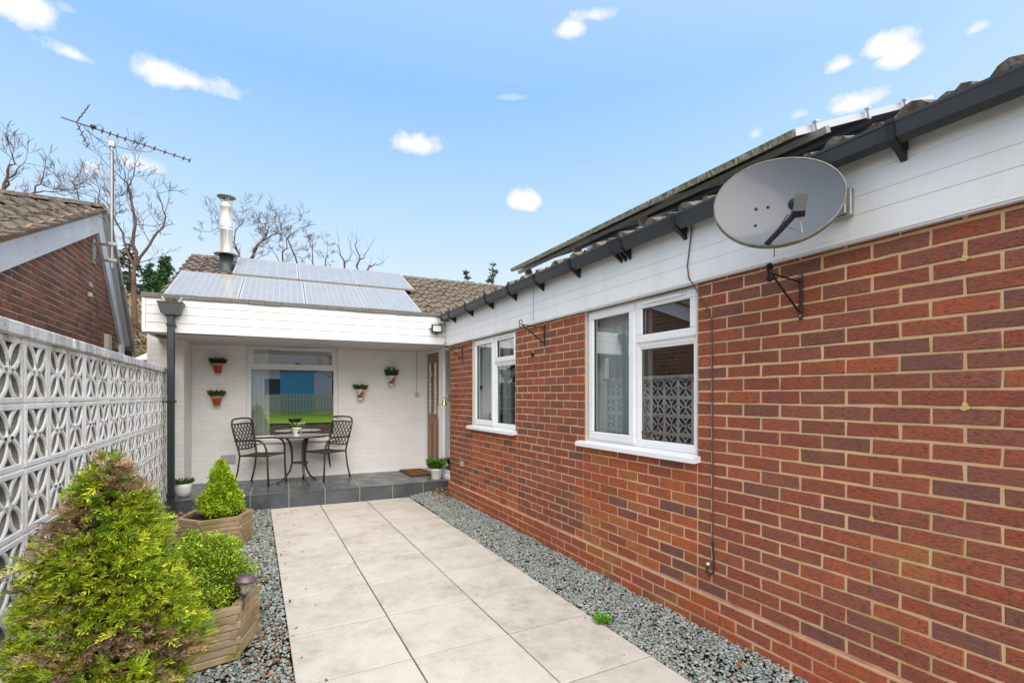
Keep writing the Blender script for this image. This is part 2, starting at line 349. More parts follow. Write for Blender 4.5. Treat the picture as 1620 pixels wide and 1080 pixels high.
def npobj(name, me, parent=None, **k):
    o = bpy.data.objects.new(name, me); COL.objects.link(o); o.parent = parent
    if parent is not None: me.transform(Matrix.Translation(-ROOT[parent.name]))
    ROOT[o.name] = ROOT[parent.name] if parent is not None else Vector((0, 0, 0)); return setp(o, **k)
def unit(a): return a / np.maximum(np.linalg.norm(a, axis=-1, keepdims=True), 1e-9)
def leaves(P, D, Wd, Ln, Wt, C, fold=.25):
    """diamond leaves: base P, direction D, width direction Wd"""
    n = len(P); Nn = unit(np.cross(D, Wd)); Ln = np.asarray(Ln).reshape(-1, 1); Wt = np.asarray(Wt).reshape(-1, 1)
    V = np.stack([P, P + D*Ln*.45 + Wd*Wt*.5 + Nn*Wt*fold, P + D*Ln, P + D*Ln*.45 - Wd*Wt*.5 + Nn*Wt*fold], 1).reshape(-1, 3)
    F = np.arange(n * 4).reshape(n, 4); return V, F, C
def inst(me, name, parent, loc, rot=(0, 0, 0), scale=(1, 1, 1)):
    o = bpy.data.objects.new(name, me); COL.objects.link(o); o.parent = parent; o.location = Vector(loc) - (ROOT[parent.name] if parent else Vector((0, 0, 0)))
    o.rotation_euler = rot; o.scale = scale; return o

# ------------------------------------------------------------------ frames
SK = R(2.8); OB = Vector((0, 7.17, 0)); E1 = Vector((math.cos(SK), -math.sin(SK), 0)); E2 = Vector((math.sin(SK), math.cos(SK), 0))
def TB(p): return OB + E1 * p[0] + E2 * p[1] + Vector((0, 0, p[2]))     # (along the porch, depth behind step edge, height)
XW = 2.53      # face of the right brick wall
XL = -.95      # face of the block wall
XG = -1.95     # neighbour's gable

# ------------------------------------------------------------------ ground
gr = MB(); gr.add([(-400,-400,-.09),(400,-400,-.09),(400,500,-.09),(-400,500,-.09)], [(0,1,2,3)]); gr.build('ground', 'soil', kind='structure')
# path
path = thing('path', (1.1, 4, 0), kind='structure')
mb = MB(); mb.box(.19, 2.01, -1.5, 7.13, -.08, -.022); mb.build('joint_bed', 'joint_moss', path)
XC = [.187, .796, 1.404, 2.012]; y = 3.332 - .605 * 7; k = 0
while y < 7.1:
    for i in range(3):
        x0, x1 = XC[i] + .0045, XC[i + 1] - .0045; y0 = y + .0055; y1 = y + .5995
        m = MB(); a = random.uniform(.75, 1); m.cc = (a, a * random.uniform(.94, 1), a * random.uniform(.88, 1))
        if y1 > 6.9:
            f0 = 7.165 - (x0 + .1) * math.tan(SK); f1 = 7.165 - (x1 + .1) * math.tan(SK)
            y1 = min(y1, 9)
            if y + .602 > 7.0: ya, yb = f0, f1
            else: ya = yb = y1
        else: ya = yb = y1
        dz = random.uniform(-.0018, .0018); h = .002
        vs = [(x0,y0,-.05),(x1,y0,-.05),(x1,yb,-.05),(x0,ya,-.05),(x0,y0,dz-h),(x1,y0,dz-h),(x1,yb,dz-h),(x0,ya,dz-h),(x0+h,y0+h,dz),(x1-h,y0+h,dz),(x1-h,yb-h,dz),(x0+h,ya-h,dz)]
        m.add(vs, [(0,3,2,1),(8,9,10,11),(0,1,5,4),(1,2,6,5),(2,3,7,6),(3,0,4,7),(4,5,9,8),(5,6,10,9),(6,7,11,10),(7,4,8,11)])
        m.build('slab', 'paving', path)
    y += .605
ls_ = []
nj = 1500; ax_j = rng.random(nj) < .55
Xj = np.where(ax_j, np.array([.796, 1.404])[rng.integers(0, 2, nj)] + rng.normal(0, .003, nj), rng.uniform(.19, 2.0, nj)); Yj = np.where(ax_j, rng.uniform(1.2, 7.0, nj), 3.332 + .605 * rng.integers(-3, 6, nj) - .0 + rng.normal(0, .003, nj))
keep = np.sin(Xj * 9.1 + 1.3) + np.sin(Yj * 5.3) + np.sin(Yj * 17 + Xj * 6) > .3; Xj = Xj[keep]; Yj = Yj[keep]; nj = len(Xj)
Dj = unit(rng.normal(0, 1, (nj, 3)) * np.array([1, 1, .3]) + np.array([0, 0, .4])); Wj = unit(np.cross(Dj, rng.normal(0, 1, (nj, 3))))
Cj = np.array([[.07,.09,.02],[.12,.07,.04],[.05,.04,.025],[.12,.14,.03]])[rng.integers(0, 4, nj)]
npobj('joint_debris', npmesh('joint_debris', *leaves(np.stack([Xj, Yj, np.full(nj, -.008)], 1), Dj, Wj, rng.uniform(.008, .016, nj), .007, Cj), 'foliage'), path, kind='stuff')
# gravel: angular slate chippings
def gravelz(X, Y):
    z = np.full_like(X, -.012)
    right = X > 1.9
    z = np.where(right, -.012 + np.clip((X - 2.02) / .5, 0, 1) * .04 + np.clip((Y - 5) / 2, 0, 1) * .03, z)
    return z + .012 * np.sin(X * 9 + Y * 4) * np.sin(Y * 6)
def chippings(n, xr, yr, s0=.012, s1=.030, dens_near=True):
    X = rng.uniform(*xr, n); Y = yr[0] + (yr[1] - yr[0]) * rng.random(n)
    c = np.array([[-1,-1,-1],[1,-1,-1],[1,1,-1],[-1,1,-1],[-1,-1,1],[1,-1,1],[1,1,1],[-1,1,1]], float)
    s = rng.uniform(s0, s1, (n, 1)); dims = np.concatenate([s, s * rng.uniform(.45, .9, (n, 1)), s * rng.uniform(.2, .5, (n, 1))], 1) * .5
    V = c[None] * dims[:, None] * rng.uniform(.55, 1.15, (n, 8, 3))
    a = rng.uniform(0, 2*np.pi, n); t = rng.normal(0, .30, n); t2 = rng.normal(0, .30, n)
    ca, sa, ct, st_, cu, su = np.cos(a), np.sin(a), np.cos(t), np.sin(t), np.cos(t2), np.sin(t2)
    x, y, z = V[..., 0], V[..., 1], V[..., 2]
    y, z = y*ct[:, None]-z*st_[:, None], y*st_[:, None]+z*ct[:, None]
    x, z = x*cu[:, None]+z*su[:, None], -x*su[:, None]+z*cu[:, None]
    x, y = x*ca[:, None]-y*sa[:, None], x*sa[:, None]+y*ca[:, None]
    zz = gravelz(X, Y) + rng.uniform(-.012, .006, n)
    V = np.stack([x + X[:, None], y + Y[:, None], z + zz[:, None]], -1).reshape(-1, 3)
    q = np.array([[0,3,2,1],[4,5,6,7],[0,1,5,4],[1,2,6,5],[2,3,7,6],[3,0,4,7]]); F = (q[None] + (np.arange(n) * 8)[:, None, None]).reshape(-1, 4)
    pal = np.array([[.18,.20,.19],[.215,.24,.225],[.15,.17,.165],[.25,.275,.26],[.19,.205,.18],[.33,.33,.30],[.21,.165,.125],[.165,.19,.19]])
    C = pal[rng.choice(len(pal), n, p=[.25,.22,.15,.12,.1,.025,.035,.10])] * rng.uniform(1.5, 2.1, (n, 1)); return V, F, np.repeat(C, 6, 0)
parts = [chippings(21000, (2.018, 2.56), (1.0, 7.15), .010, .027), chippings(27000, (-.95, .183), (1.7, 7.2), .010, .027), chippings(1500, (2.018, 2.56), (-1.0, 1.0), .02, .035), chippings(1500, (-.95, .183), (-1, 1.7), .025, .04)]
V = []; F = []; C = []; b = 0
for v_, f_, c_ in parts: V.append(v_); F.append(f_ + b); C.append(c_); b += len(v_)
me = npmesh('gravel', np.concatenate(V), np.concatenate(F), np.concatenate(C), 'attr_rough'); npobj('gravel', me, label='grey green slate chippings beside the pale path', cat='gravel', kind='stuff')
mb = MB()
mb.add([(2.014,-1.5,-.03),(2.6,-1.5,.0),(2.6,5,.0),(2.7,7.2,.035),(2.014,7.1,-.02),(2.014,5,-.03)], [(0,1,2,5),(5,2,3,4)])
mb.add([(-.97,-1.5,-.03),(.185,-1.5,-.03),(.185,7.15,-.03),(-.97,7.25,-.03)], [(0,1,2,3)]); mb.build('gravel_bed', 'soil', kind='structure')
# loose brown leaves
def leaflitter(n, cx, cy, sx_, sy_, zf, size=(.02, .045)):
    X = np.clip(rng.normal(cx, sx_, n), -.9, 2.6); Y = rng.normal(cy, sy_, n)
    P = np.stack([X, Y, zf(X, Y)], 1); D = unit(np.stack([rng.normal(0,1,n), rng.normal(0,1,n), rng.normal(0,.35,n)], 1)); Wd = unit(np.cross(D, np.stack([rng.normal(0,.4,n), rng.normal(0,.4,n), np.ones(n)], 1)))
    pal = np.array([[.30,.13,.05],[.22,.10,.05],[.38,.20,.09],[.16,.08,.045],[.34,.20,.13]]); Ln = rng.uniform(*size, n)
    return leaves(P, D, Wd, Ln, Ln * .7, pal[rng.integers(0, 5, n)] * rng.uniform(.7, 1.2, (n, 1)), .3)
def merge(ls):
    V = []; F = []; C = []; b = 0
    for v_, f_, c_ in ls: V.append(v_); F.append(f_ + b); C.append(c_); b += len(v_)
    return np.concatenate(V), np.concatenate(F), np.concatenate(C)
gz = lambda X, Y: gravelz(X, Y) + rng.uniform(.004, .02, len(X))
pile = lambda X, Y: gravelz(X, Y) + .01 + rng.random(len(X)) * np.clip(.07 - .16 * np.hypot(X - 2.55, Y - 6.95), 0, .07)
ls = [leaflitter(260, 2.5, 6.93, .10, .14, pile, (.025, .055)), leaflitter(110, 2.42, 6.5, .12, .3, gz), leaflitter(70, 2.3, 4, .15, 1.6, gz), leaflitter(90, -.1, 6.6, .3, .3, gz), leaflitter(150, .05, 5, .11, 1.4, gz),
      leaflitter(70, .0, 3.1, .1, .5, gz, (.03, .05)), leaflitter(16, 2.3, 2.1, .12, .3, gz, (.03, .05)), leaflitter(40, .25, 4.5, .12, 1.8, lambda X, Y: X * 0 + .006, (.012, .025)), leaflitter(26, 1.9, 4.5, .08, 1.8, lambda X, Y: X * 0 + .006, (.01, .02))]
npobj('leaf_litter', npmesh('leaf_litter', *merge(ls), 'foliage'), label='dry brown fallen leaves on the slate chippings', cat='leaves', kind='stuff')

# ------------------------------------------------------------------ porch floor (step)
stp = thing('porch_step', TB((.8, .6, 0)), kind='structure')
m = MB(TB); m.box(-1.28, 2.66, -.0005, 1.3, -.08, .1975); m.build('screed', 'grout', stp)
SJ = [-1.28, -.945, -.495, -.045, .41, .86, 1.315, 1.77, 2.22, 2.66]
for i in range(len(SJ) - 1):
    a, b = SJ[i] + .0035, SJ[i + 1] - .0035
    t = random.uniform(.85, 1.1); m = MB(TB); m.cc = (t * .72, t * .85, t * .98); m.box(a, b, -.004, .003, -.08, .187, .0015); m.build('riser_tile', 'slate_tile', stp)
    for (d0, d1) in ((-.008, .359), (.365, .808), (.814, 1.285)):
        t = random.uniform(.8, 1.15); m = MB(TB); m.cc = (t, t, t); m.box(a, b, d0, d1, .1885, .2, .0015); m.build('floor_tile', 'slate_tile', stp)

# ------------------------------------------------------------------ right brick bungalow
house = thing('brick_bungalow', (XW, 3.5, 0), 'red brick bungalow wall with two white windows and a grey gutter along the path', 'house')
_f = 1.0
PAL = [(.31,.092,.058),(.285,.085,.056),(.26,.082,.058),(.33,.10,.06),(.235,.082,.064),(.185,.085,.075),(.215,.088,.070),(.27,.10,.075),(.30,.085,.052),(.37,.105,.058),(.25,.095,.074),(.275,.08,.052),(.30,.09,.056),(.27,.088,.06)]
PALB = [(.43,.115,.055),(.38,.10,.052),(.45,.13,.06),(.34,.09,.05),(.19,.085,.075),(.31,.088,.054),(.42,.15,.065),(.40,.105,.05)]
PALP = [(.42,.105,.05),(.38,.10,.058),(.33,.095,.062),(.44,.11,.048)]
def brickmesh(name, L_, H_, D_, colr, mat='brick'):
    m = MB(); m.cc = colr; h = .004; j = lambda: random.uniform(-.0022, .0022)
    l, hh = L_ / 2, H_ / 2
    base = [(-l, -hh), (-l * .35, -hh), (l * .3, -hh), (l, -hh), (l, hh), (l * .4, hh), (-l * .3, hh), (-l, hh)]; n = 8
    o = [(.004, y + j(), z + j() * (.6 if abs(y) < l * .9 else 1)) for (y, z) in base]
    inn = [(j() * .5, p[1] - (math.copysign(h, p[1]) if abs(q[0]) > l * .9 else 0), p[2] - math.copysign(h, p[2])) for p, q in zip(o, base)]
    bk = [(D_, p[1], p[2]) for p in o]
    m.add(inn + o + bk, [tuple(range(n))[::-1]] + [(i, (i+1) % n, n + (i+1) % n, n + i) for i in range(n)] + [(n+i, n+(i+1) % n, 2*n+(i+1) % n, 2*n+i) for i in range(n)])
    return m.mesh(name, [mat])
BV = {key: [brickmesh('brick', .2165, .0662, .05, (c_[0] * 1.0, c_[1] * .93, c_[2] * .80)) for c_ in pal for _ in range(2)] for key, pal in (('A', PAL), ('B', PALB), ('P', PALP))}
bricks = []   # (y0, y1, z, x, key)
Z0 = 2.188
WIN = [(2.26, 3.46), (4.75, 5.94)]
def row(ya, yb, zc, off, x, key):
    yj = ya + off; seg = []
    a = ya
    while a < yb - .004:
        b_ = min(yj, yb) if a < yj - .001 else a
        if b_ <= a: yj += .225; continue
        if b_ - a > .03: seg.append((a, b_))
        a = b_; yj += .225
    for s_ in seg: bricks.append((s_[0], s_[1], zc, x, key))
for k in range(-3, 26):
    zc = Z0 - .075 * k - .0375; odd = k % 2
    # zone A (near pier): joints at 2.03-.225n on odd rows
    y0 = 2.03 - .225 * 14 + (0 if odd else .1125)
    row(y0, 2.252, zc, .225, XW, 'A')
    if zc > 1.07:
        row(3.468, 4.742, zc, .225 if odd else .1125, XW, 'A'); row(5.948, 6.77, zc, .225 if odd else .1125, XW, 'A')
    else:
        row(2.252, 3.5 + (.112 if odd else 0), zc, .1125 if odd else .225, XW, 'B'); row(3.5 + (.112 if odd else 0), 4.70, zc, .225, XW, 'A')
        row(4.70, 5.93 + (.112 if odd else 0), zc, .225 if odd else .1125, XW, 'B'); row(5.93 + (.112 if odd else 0), 6.77, zc, .225, XW, 'A')
for k in range(4):
    zc = .222 - .0375 - .075 * k + .01
    row(-1.2, 6.79, zc, .225 if k % 2 else .1125, XW - .026, 'P')
bricks = [b_ for b_ in bricks if b_[1] > -.8]
camp = Vector((0, 0, CAMH))
def inview(p, marg=1.02):
    d = Vector(p) - camp; fw = d.x * math.sin(YAW) + d.y * math.cos(YAW); rt = d.x * math.cos(YAW) - d.y * math.sin(YAW)
    if fw < .1: return False
    u = 810 + FPX * rt / fw; v = HORV - FPX * d.z / fw
    return -20 < u < 1640 and -20 < v < 1100
def scr(p):
    d = Vector(p) - camp; fw = d.x * math.sin(YAW) + d.y * math.cos(YAW); return fw
rank = []
for b_ in bricks:
    p = (b_[3], (b_[0] + b_[1]) / 2, b_[2]); d = Vector(p) - camp
    vis = inview(p); area = (b_[1] - b_[0]) * abs(d.x) / max(scr(p), .2) ** 3 if vis else -d.length
    rank.append(area)
order = sorted(range(len(bricks)), key=lambda i: -rank[i])
rest = MB()
bparts = []
for n_, i in enumerate(order):
    y0, y1, zc, x, key = bricks[i]; me = random.choice(BV[key]); ln = (y1 - y0 - .0085) / .2165
    jx = random.uniform(-.0025, .0015); jr = random.uniform(-.006, .006)
    if n_ < 300: inst(me, 'brick', house, (x + jx, (y0 + y1) / 2, zc), (jr, 0, 0), (1, ln, 1))
    else:
        colr = [0, 0, 0, 0]; me.attributes['col'].data[0]; rest.cc = tuple(me.attributes['col'].data[0].color[:3])
        rest.add([(v.co.x + x + jx, v.co.y * ln + (y0 + y1) / 2, v.co.z + zc) for v in me.vertices], [tuple(p.vertices) for p in me.polygons])
o = rest.build('bricks', 'brick', house, kind='stuff')
# mortar backing with window holes, slightly recessed
m = MB(); xm = XW + .0028
def mrect(y0, y1, z0, z1, x=xm, x1=None): m.box(x, x1 or XW + .10, y0, y1, z0, z1)
mrect(-1.2, 2.255, .235, 2.41); mrect(3.465, 4.745, 1.075, 2.41); mrect(5.945, 6.765, 1.075, 2.41); mrect(2.2552, 6.765, .235, 1.0748); mrect(2.2552, 3.4648, 2.21, 2.41); mrect(4.7452, 5.9448, 2.21, 2.41)
mrect(-1.2, 6.785, -.1, .2348, XW - .026 + .0028, XW + .1)
m.build('mortar', 'mortar', house)
m = MB()   # sloping mortar fillet on the plinth
for i in range(40):
    a = -1.2 + i * .2; b_ = min(a + .2, 6.785); w = random.uniform(.0, .004)
    m.prism([(XW - .027 + w, .226), (XW + .0042, .226), (XW + .0042, .245 + w)], 'y', a, b_)
m.build('mortar_fillet', 'fillet', house)
g = G('foam', .9, (.52, .34, .10)); g.col(g.mix(g.noise(60, 3), (.52, .33, .09), (.72, .52, .22))).bump(g.noise(120, 3), 1, .01)
for (yy, zz, sc) in ((.98, 2.03, .8), (1.62, 1.96, .65), (.93, 1.44, .9), (1.93, 1.44, .6), (1.25, .95, .75), (3.9, 1.44, .6), (3.9, 1.06, .6), (6.4, 1.5, .5)):
    kz = round((Z0 - zz) / .075); zk = Z0 - kz * .075
    sc *= .8; cand = [b_[1] for b_ in bricks if abs(b_[2] - (zk + .0375)) < .01]; yj_ = min(cand, key=lambda q: abs(q - yy))
    pts = [(yj_ - .004, zk + .032 * sc), (yj_ + .004, zk + .032 * sc)]
    for q in range(12):
        a = -.35 + q / 11 * (math.pi + .7); rr = random.uniform(.7, 1.2); pts.append((yj_ + math.cos(a) * .024 * rr * sc, zk - .003 - math.sin(a) * .013 * rr * sc))
    m = MB(); m.prism(pts, 'x', XW - .003, XW + .005); m.build('filler_blob', 'foam', house, recalc=True)
# the corner return behind the end of the wall and room interior
m = MB(); m.box(XW + .012, 2.70, 6.768, 6.80, .0, 2.3); m.build('corner_return', 'brick', house).data.attributes['col'].data.foreach_set('color', [.2, .06, .04, 1] * 6)
m = MB(); m.box(5.0, 5.05, -1.2, 6.7, 0, 2.4); m.box(2.7, 5, -1.2, 6.7, -.05, 0); m.box(2.7, 5, -1.2, 6.7, 2.3, 2.35); m.box(2.7, 5, 4.05, 4.1, 0, 2.3); m.box(2.7,5,6.66,6.7,0,2.3); m.build('room_lining', 'room_wall', house)
# windows
def curtain(name, y0, y1, z0, z1, x, parent, folds=9, mat='curtain', T=None, amp=.03):
    m = MB(T); m.smooth = True; n = folds * 8; vs = []
    for i in range(n + 1):
        t = i / n; yy = y0 + (y1 - y0) * t; dx = amp * math.sin(t * folds * 2 * math.pi) + amp * .4 * math.sin(t * folds * 5.3 + 1)
        vs += [(x + dx, yy, z0), (x + dx * .7, yy, z1)]
    m.add(vs, [(2*i, 2*i+2, 2*i+3, 2*i+1) for i in range(n)]); return m.build(name, mat, parent)
def window(parent, ya, yb, split, z0=1.10, z1=2.205, zt=1.868):
    """casement at the far side (split..yb), top-hung light over a fixed pane at the near side (ya..split)"""
    xf = XW + .032; f = MB()
    fr = .042
    def ring(m, y0, y1, a, b, w, x0, x1, ch=.006):
        m.box(x0, x1, y0, y1, b - w, b, ch); m.box(x0, x1, y0, y1, a, a + w, ch); m.box(x0+.0005, x1, y0+.0004, y0 + w, a + w - .002, b - w + .002, ch); m.box(x0+.0005, x1, y1 - w, y1-.0004, a + w - .002, b - w + .002, ch)
    ring(f, ya, yb, z0, z1, fr, xf, xf + .07); f.box(xf + .0005, xf + .069, split - .028, split + .028, z0 + fr, z1 - fr, .005); f.box(xf + .0005, xf + .068, ya + fr, split - .028, zt - .024, zt + .024, .005)
    fo = f.build('window_frame', 'white_plastic', parent)
    s = MB(); ring(s, split + .012, yb - .016, z0 + .018, z1 - .018, .062, xf - .014, xf + .04, .007); so_ = s.build('sash', 'white_plastic', fo)
    s = MB(); ring(s, ya + .016, split - .012, zt + .008, z1 - .018, .058, xf - .014, xf + .04, .007); s.build('sash', 'white_plastic', fo)
    s = MB(); ring(s, ya + fr - .004, split - .024, z0 + fr - .004, zt - .02, .02, xf + .006, xf + .03, .005); s.build('glazing_bead', 'white_plastic', fo)
    # black rubber gaskets
    gk = MB()
    for (a, b, c_, d, x) in ((split + .074, yb - .078, z0 + .08, z1 - .08, xf + .002), (ya + .074, split - .07, zt + .066, z1 - .076, xf + .002), (ya + fr + .016, split - .044, z0 + fr + .016, zt - .04, xf + .018)):
        ring(gk, a - .003, b + .003, c_ - .003, d + .003, .006, x, x + .01, 0)
    gk.build('gasket', 'black_plastic', fo)
    for (a, b, c_, d, x) in ((split + .072, yb - .076, z0 + .078, z1 - .078, xf + .012), (ya + .072, split - .068, zt + .064, z1 - .074, xf + .012), (ya + fr + .014, split - .042, z0 + fr + .014, zt - .038, xf + .022)):
        p = MB(); p.add([(x, a, c_), (x, a, d), (x, b, d), (x, b, c_)], [(0, 1, 2, 3)]); p.build('pane', 'glass', fo)
    v_ = MB(); v_.box(xf - .028, xf - .012, ya + .13, split - .1, z1 - .05, z1 - .028, .004); v_.box(xf - .022, xf - .012, ya + .10, ya + .125, z1 - .048, z1 - .03, .003); v_.build('trickle_vent', 'white_plastic', fo)
    s = MB(); s.prism([(XW - .062, 1.052), (XW - .062, 1.083), (XW - .055, 1.09), (XW + .036, 1.1005), (XW + .036, 1.062), (XW - .045, 1.052)], 'y', ya - .035, yb + .07); s.build('window_sill', 'white_plastic', fo)
    r_ = MB(); r_.box(XW + .004, xf + .05, ya - .009, ya - .0005, z0 - .02, z1); r_.box(XW + .004, xf + .05, yb + .0005, yb + .009, z0 - .02, z1); r_.build('sealant', 'cream_plastic', fo)
    return fo
w1 = window(house, 2.262, 3.458, 2.86); w2 = window(house, 4.752, 5.938, 5.33)
w1['label'] = 'larger nearer window frame with net curtain behind'; w2['label'] = 'farther window frame beside the front door corner'
curtain('curtain', 3.0, 3.44, 1.0, 2.2, 2.655, house, 6, amp=.014); curtain('curtain', 2.80, 2.93, 1.0, 2.2, 2.66, house, 4, amp=.014); curtain('curtain', 5.45, 5.9, 1.0, 2.2, 2.655, house, 6, amp=.014); curtain('curtain', 5.12, 5.3, 1.0, 2.2, 2.66, house, 4, amp=.014)
# fascia boards of the right wing
for (z0, z1) in ((2.236, 2.3285), (2.3305, 2.4135), (2.4155, 2.5165), (2.5195, 2.615)):
    m = MB(); m.box(2.500, 2.52, -1.2, 6.862, z0, z1, .003); m.box(2.5035, 2.516, -1.2, 6.862, z1 - .004, z1 + .004); m.build('fascia_board', 'fascia_plastic', house)
m = MB(); m.box(2.4945, 2.512, -1.2, 6.862, 2.214, 2.2355, .002); m.box(2.5, 2.54, -1.2, 6.77, 2.206, 2.2139); m.build('fascia_trim', 'fascia_plastic', house)
m = MB(); m.box(2.515, 2.55, -1.2, 6.862, 2.2142, 2.60); m.build('fascia_backing', 'groove_grey', house)
m = MB(); m.box(2.4972, 2.4998, 1.70, 1.7035, 2.236, 2.42); m.box(2.4972, 2.4998, 4.3, 4.3035, 2.236, 2.6); m.build('fascia_joint', 'groove_grey', house)
# gutter: square-line profile
gp = [(2.498, 2.60), (2.494, 2.585), (2.43, 2.555), (2.392, 2.575), (2.382, 2.628), (2.376, 2.634), (2.376, 2.646), (2.392, 2.646), (2.394, 2.632), (2.404, 2.585), (2.432, 2.566), (2.482, 2.594), (2.486, 2.64), (2.498, 2.64)]
m = MB(); m.prism(gp, 'y', -1.2, 6.74); gut = m.build('gutter', 'grey_upvc', house, recalc=True)
for yb_ in (-.2, 1.10, 2.32, 3.50, 4.10, 4.66, 5.24, 5.85, 6.46):
    m = MB(); o_ = [(2.4985, 2.545), (2.44, 2.540), (2.386, 2.566), (2.374, 2.628), (2.370, 2.634), (2.370, 2.651), (2.394, 2.651)]; i_ = [(2.392, 2.6465), (2.3755, 2.6465), (2.3755, 2.6335), (2.3815, 2.6285), (2.391, 2.574), (2.43, 2.5545), (2.4985, 2.588)]
    m.prism(o_ + i_, 'y', yb_ - .016, yb_ + .016); m.box(2.4, 2.498, yb_ - .014, yb_ + .014, 2.50, 2.556) if False else m.prism([(2.4985, 2.50), (2.4985, 2.585), (2.43, 2.552), (2.43, 2.545)], 'y', yb_ - .012, yb_ + .012)
    m.build('gutter_bracket', 'black_plastic', gut)
m = MB(); yb_ = 2.90
m.prism([(p[0] - (.007 if p[0] < 2.45 else 0), p[1] - (.006 if p[1] < 2.6 else -.004)) for p in gp[:8]] + [(2.392, 2.6465), (2.376, 2.6468), (2.3758, 2.634), (2.3818, 2.628), (2.3918, 2.5748), (2.43, 2.5548), (2.494, 2.5848)], 'y', yb_ - .07, yb_ + .07)
for dy in (-.05, .0, .05): m.prism([(2.4985, 2.50), (2.4985, 2.585), (2.43, 2.550), (2.43, 2.543)], 'y', yb_ + dy - .008, yb_ + dy + .008)
m.build('gutter_union', 'black_plastic', gut, recalc=True)
m = MB(); m.box(2.376, 2.498, 6.7405, 6.748, 2.557, 2.645); m.build('gutter_end_cap', 'black_plastic', gut)
# roof of the right wing
TR = math.tan(R(22))
m = MB(); xr0, zr0 = 2.44, 2.655
m.add([(xr0, -1.2, zr0 - .02), (xr0, 6.95, zr0 - .02), (6.6, 11.6, zr0 - .02 + 4.16 * TR), (6.6, -1.2, zr0 - .02 + 4.16 * TR)], [(0, 3, 2, 1)]); m.build('roof_deck', 'solar_back', house)
def tilemesh(name, colr, w=.30, l=.42, th=.016):
    m = MB(); m.cc = colr; n = 10; top = []
    prof = [0, .004, .014, .042, .052, .042, .014, .004, .012, .036, .026]
    vs = []
    for i in range(n + 1):
        x = -w / 2 + w * i / n * 1.06; hgt = prof[i] + random.uniform(-.002, .002)
        y_0 = random.uniform(-.012, .012)
        vs += [(x, y_0, hgt + th + .022), (x, l, hgt + th - .025), (x, y_0, hgt + .006 - random.uniform(0, .010))]
    fs = []
    for i in range(n):
        a, b_ = 3 * i, 3 * (i + 1); fs += [(a, b_, b_ + 1, a + 1), (a + 2, b_ + 2, b_, a)]
    fs += [(0, 1, 2), (3 * n, 3 * n + 2, 3 * n + 1)]
    m.add(vs, fs); return m.mesh(name, ['roof_tile'])
TPAL = [(.17,.145,.12),(.24,.21,.175),(.13,.115,.10),(.20,.17,.145),(.30,.26,.22),(.18,.165,.13)]
TV = [tilemesh('roof_tile', c_) for c_ in TPAL for _ in range(2)]
def tilerot(updir, pitch):
    """matrix: local x along eave, y up the slope"""
    u = Vector((updir[0], updir[1], 0)).normalized(); yv = Vector((u.x * math.cos(pitch), u.y * math.cos(pitch), math.sin(pitch))); xv = Vector((u.y, -u.x, 0)); zv = xv.cross(yv)
    return Matrix((xv, yv, zv)).transposed()
Mr = tilerot((1, 0), R(22))
for rw in range(2):
    for i in range(28):
        yy = -1.1 + i * .3
        dx = -.035 + rw * .32
        r_ = (Mr @ Matrix.Rotation(random.uniform(-.03, .03), 3, 'Z')).to_euler()
        inst(random.choice(TV), 'roof_tile', house, (xr0 + dx, yy, zr0 + dx * TR + random.uniform(-.004, .006) - .042), r_)
# moss tufts on the eave
def mossclump(P0, n, rad, hh, pal, size):
    a = rng.uniform(0, 2*np.pi, n); r_ = rad * np.sqrt(rng.random(n)); X = np.cos(a) * r_; Y = np.sin(a) * r_
    P = np.stack([P0[0] + X, P0[1] + Y, P0[2] + hh * (1 - (r_ / rad) ** 2) * rng.random(n)], 1)
    D = unit(np.stack([X / rad + rng.normal(0, .5, n), Y / rad + rng.normal(0, .5, n), rng.uniform(.3, 1.2, n)], 1)); Wd = unit(np.cross(D, rng.normal(0, 1, (n, 3))))
    C = np.array(pal)[rng.integers(0, len(pal), n)] * rng.uniform(.7, 1.3, (n, 1)); return leaves(P, D, Wd, rng.uniform(.6, 1.3, n) * size, rng.uniform(.4, .8, n) * size, C)
MP = [(.16,.15,.03),(.11,.11,.03),(.22,.18,.06),(.20,.13,.08)]
ls = [mossclump((2.43 + random.uniform(-.01, .03), yy, 2.63 + random.uniform(0, .015)), 90, random.uniform(.03, .07), .03, MP, .012) for yy in np.arange(1.3, 6.5, .17)]
npobj('moss', npmesh('moss', *merge(ls), 'foliage'), house, kind='stuff')

# ------------------------------------------------------------------ porch wing
porch = thing('white_porch_bungalow', TB((.6, 1.3, 0)), 'white painted brick porch wing with boarded fascia, tiled roof and steel flue', 'house')
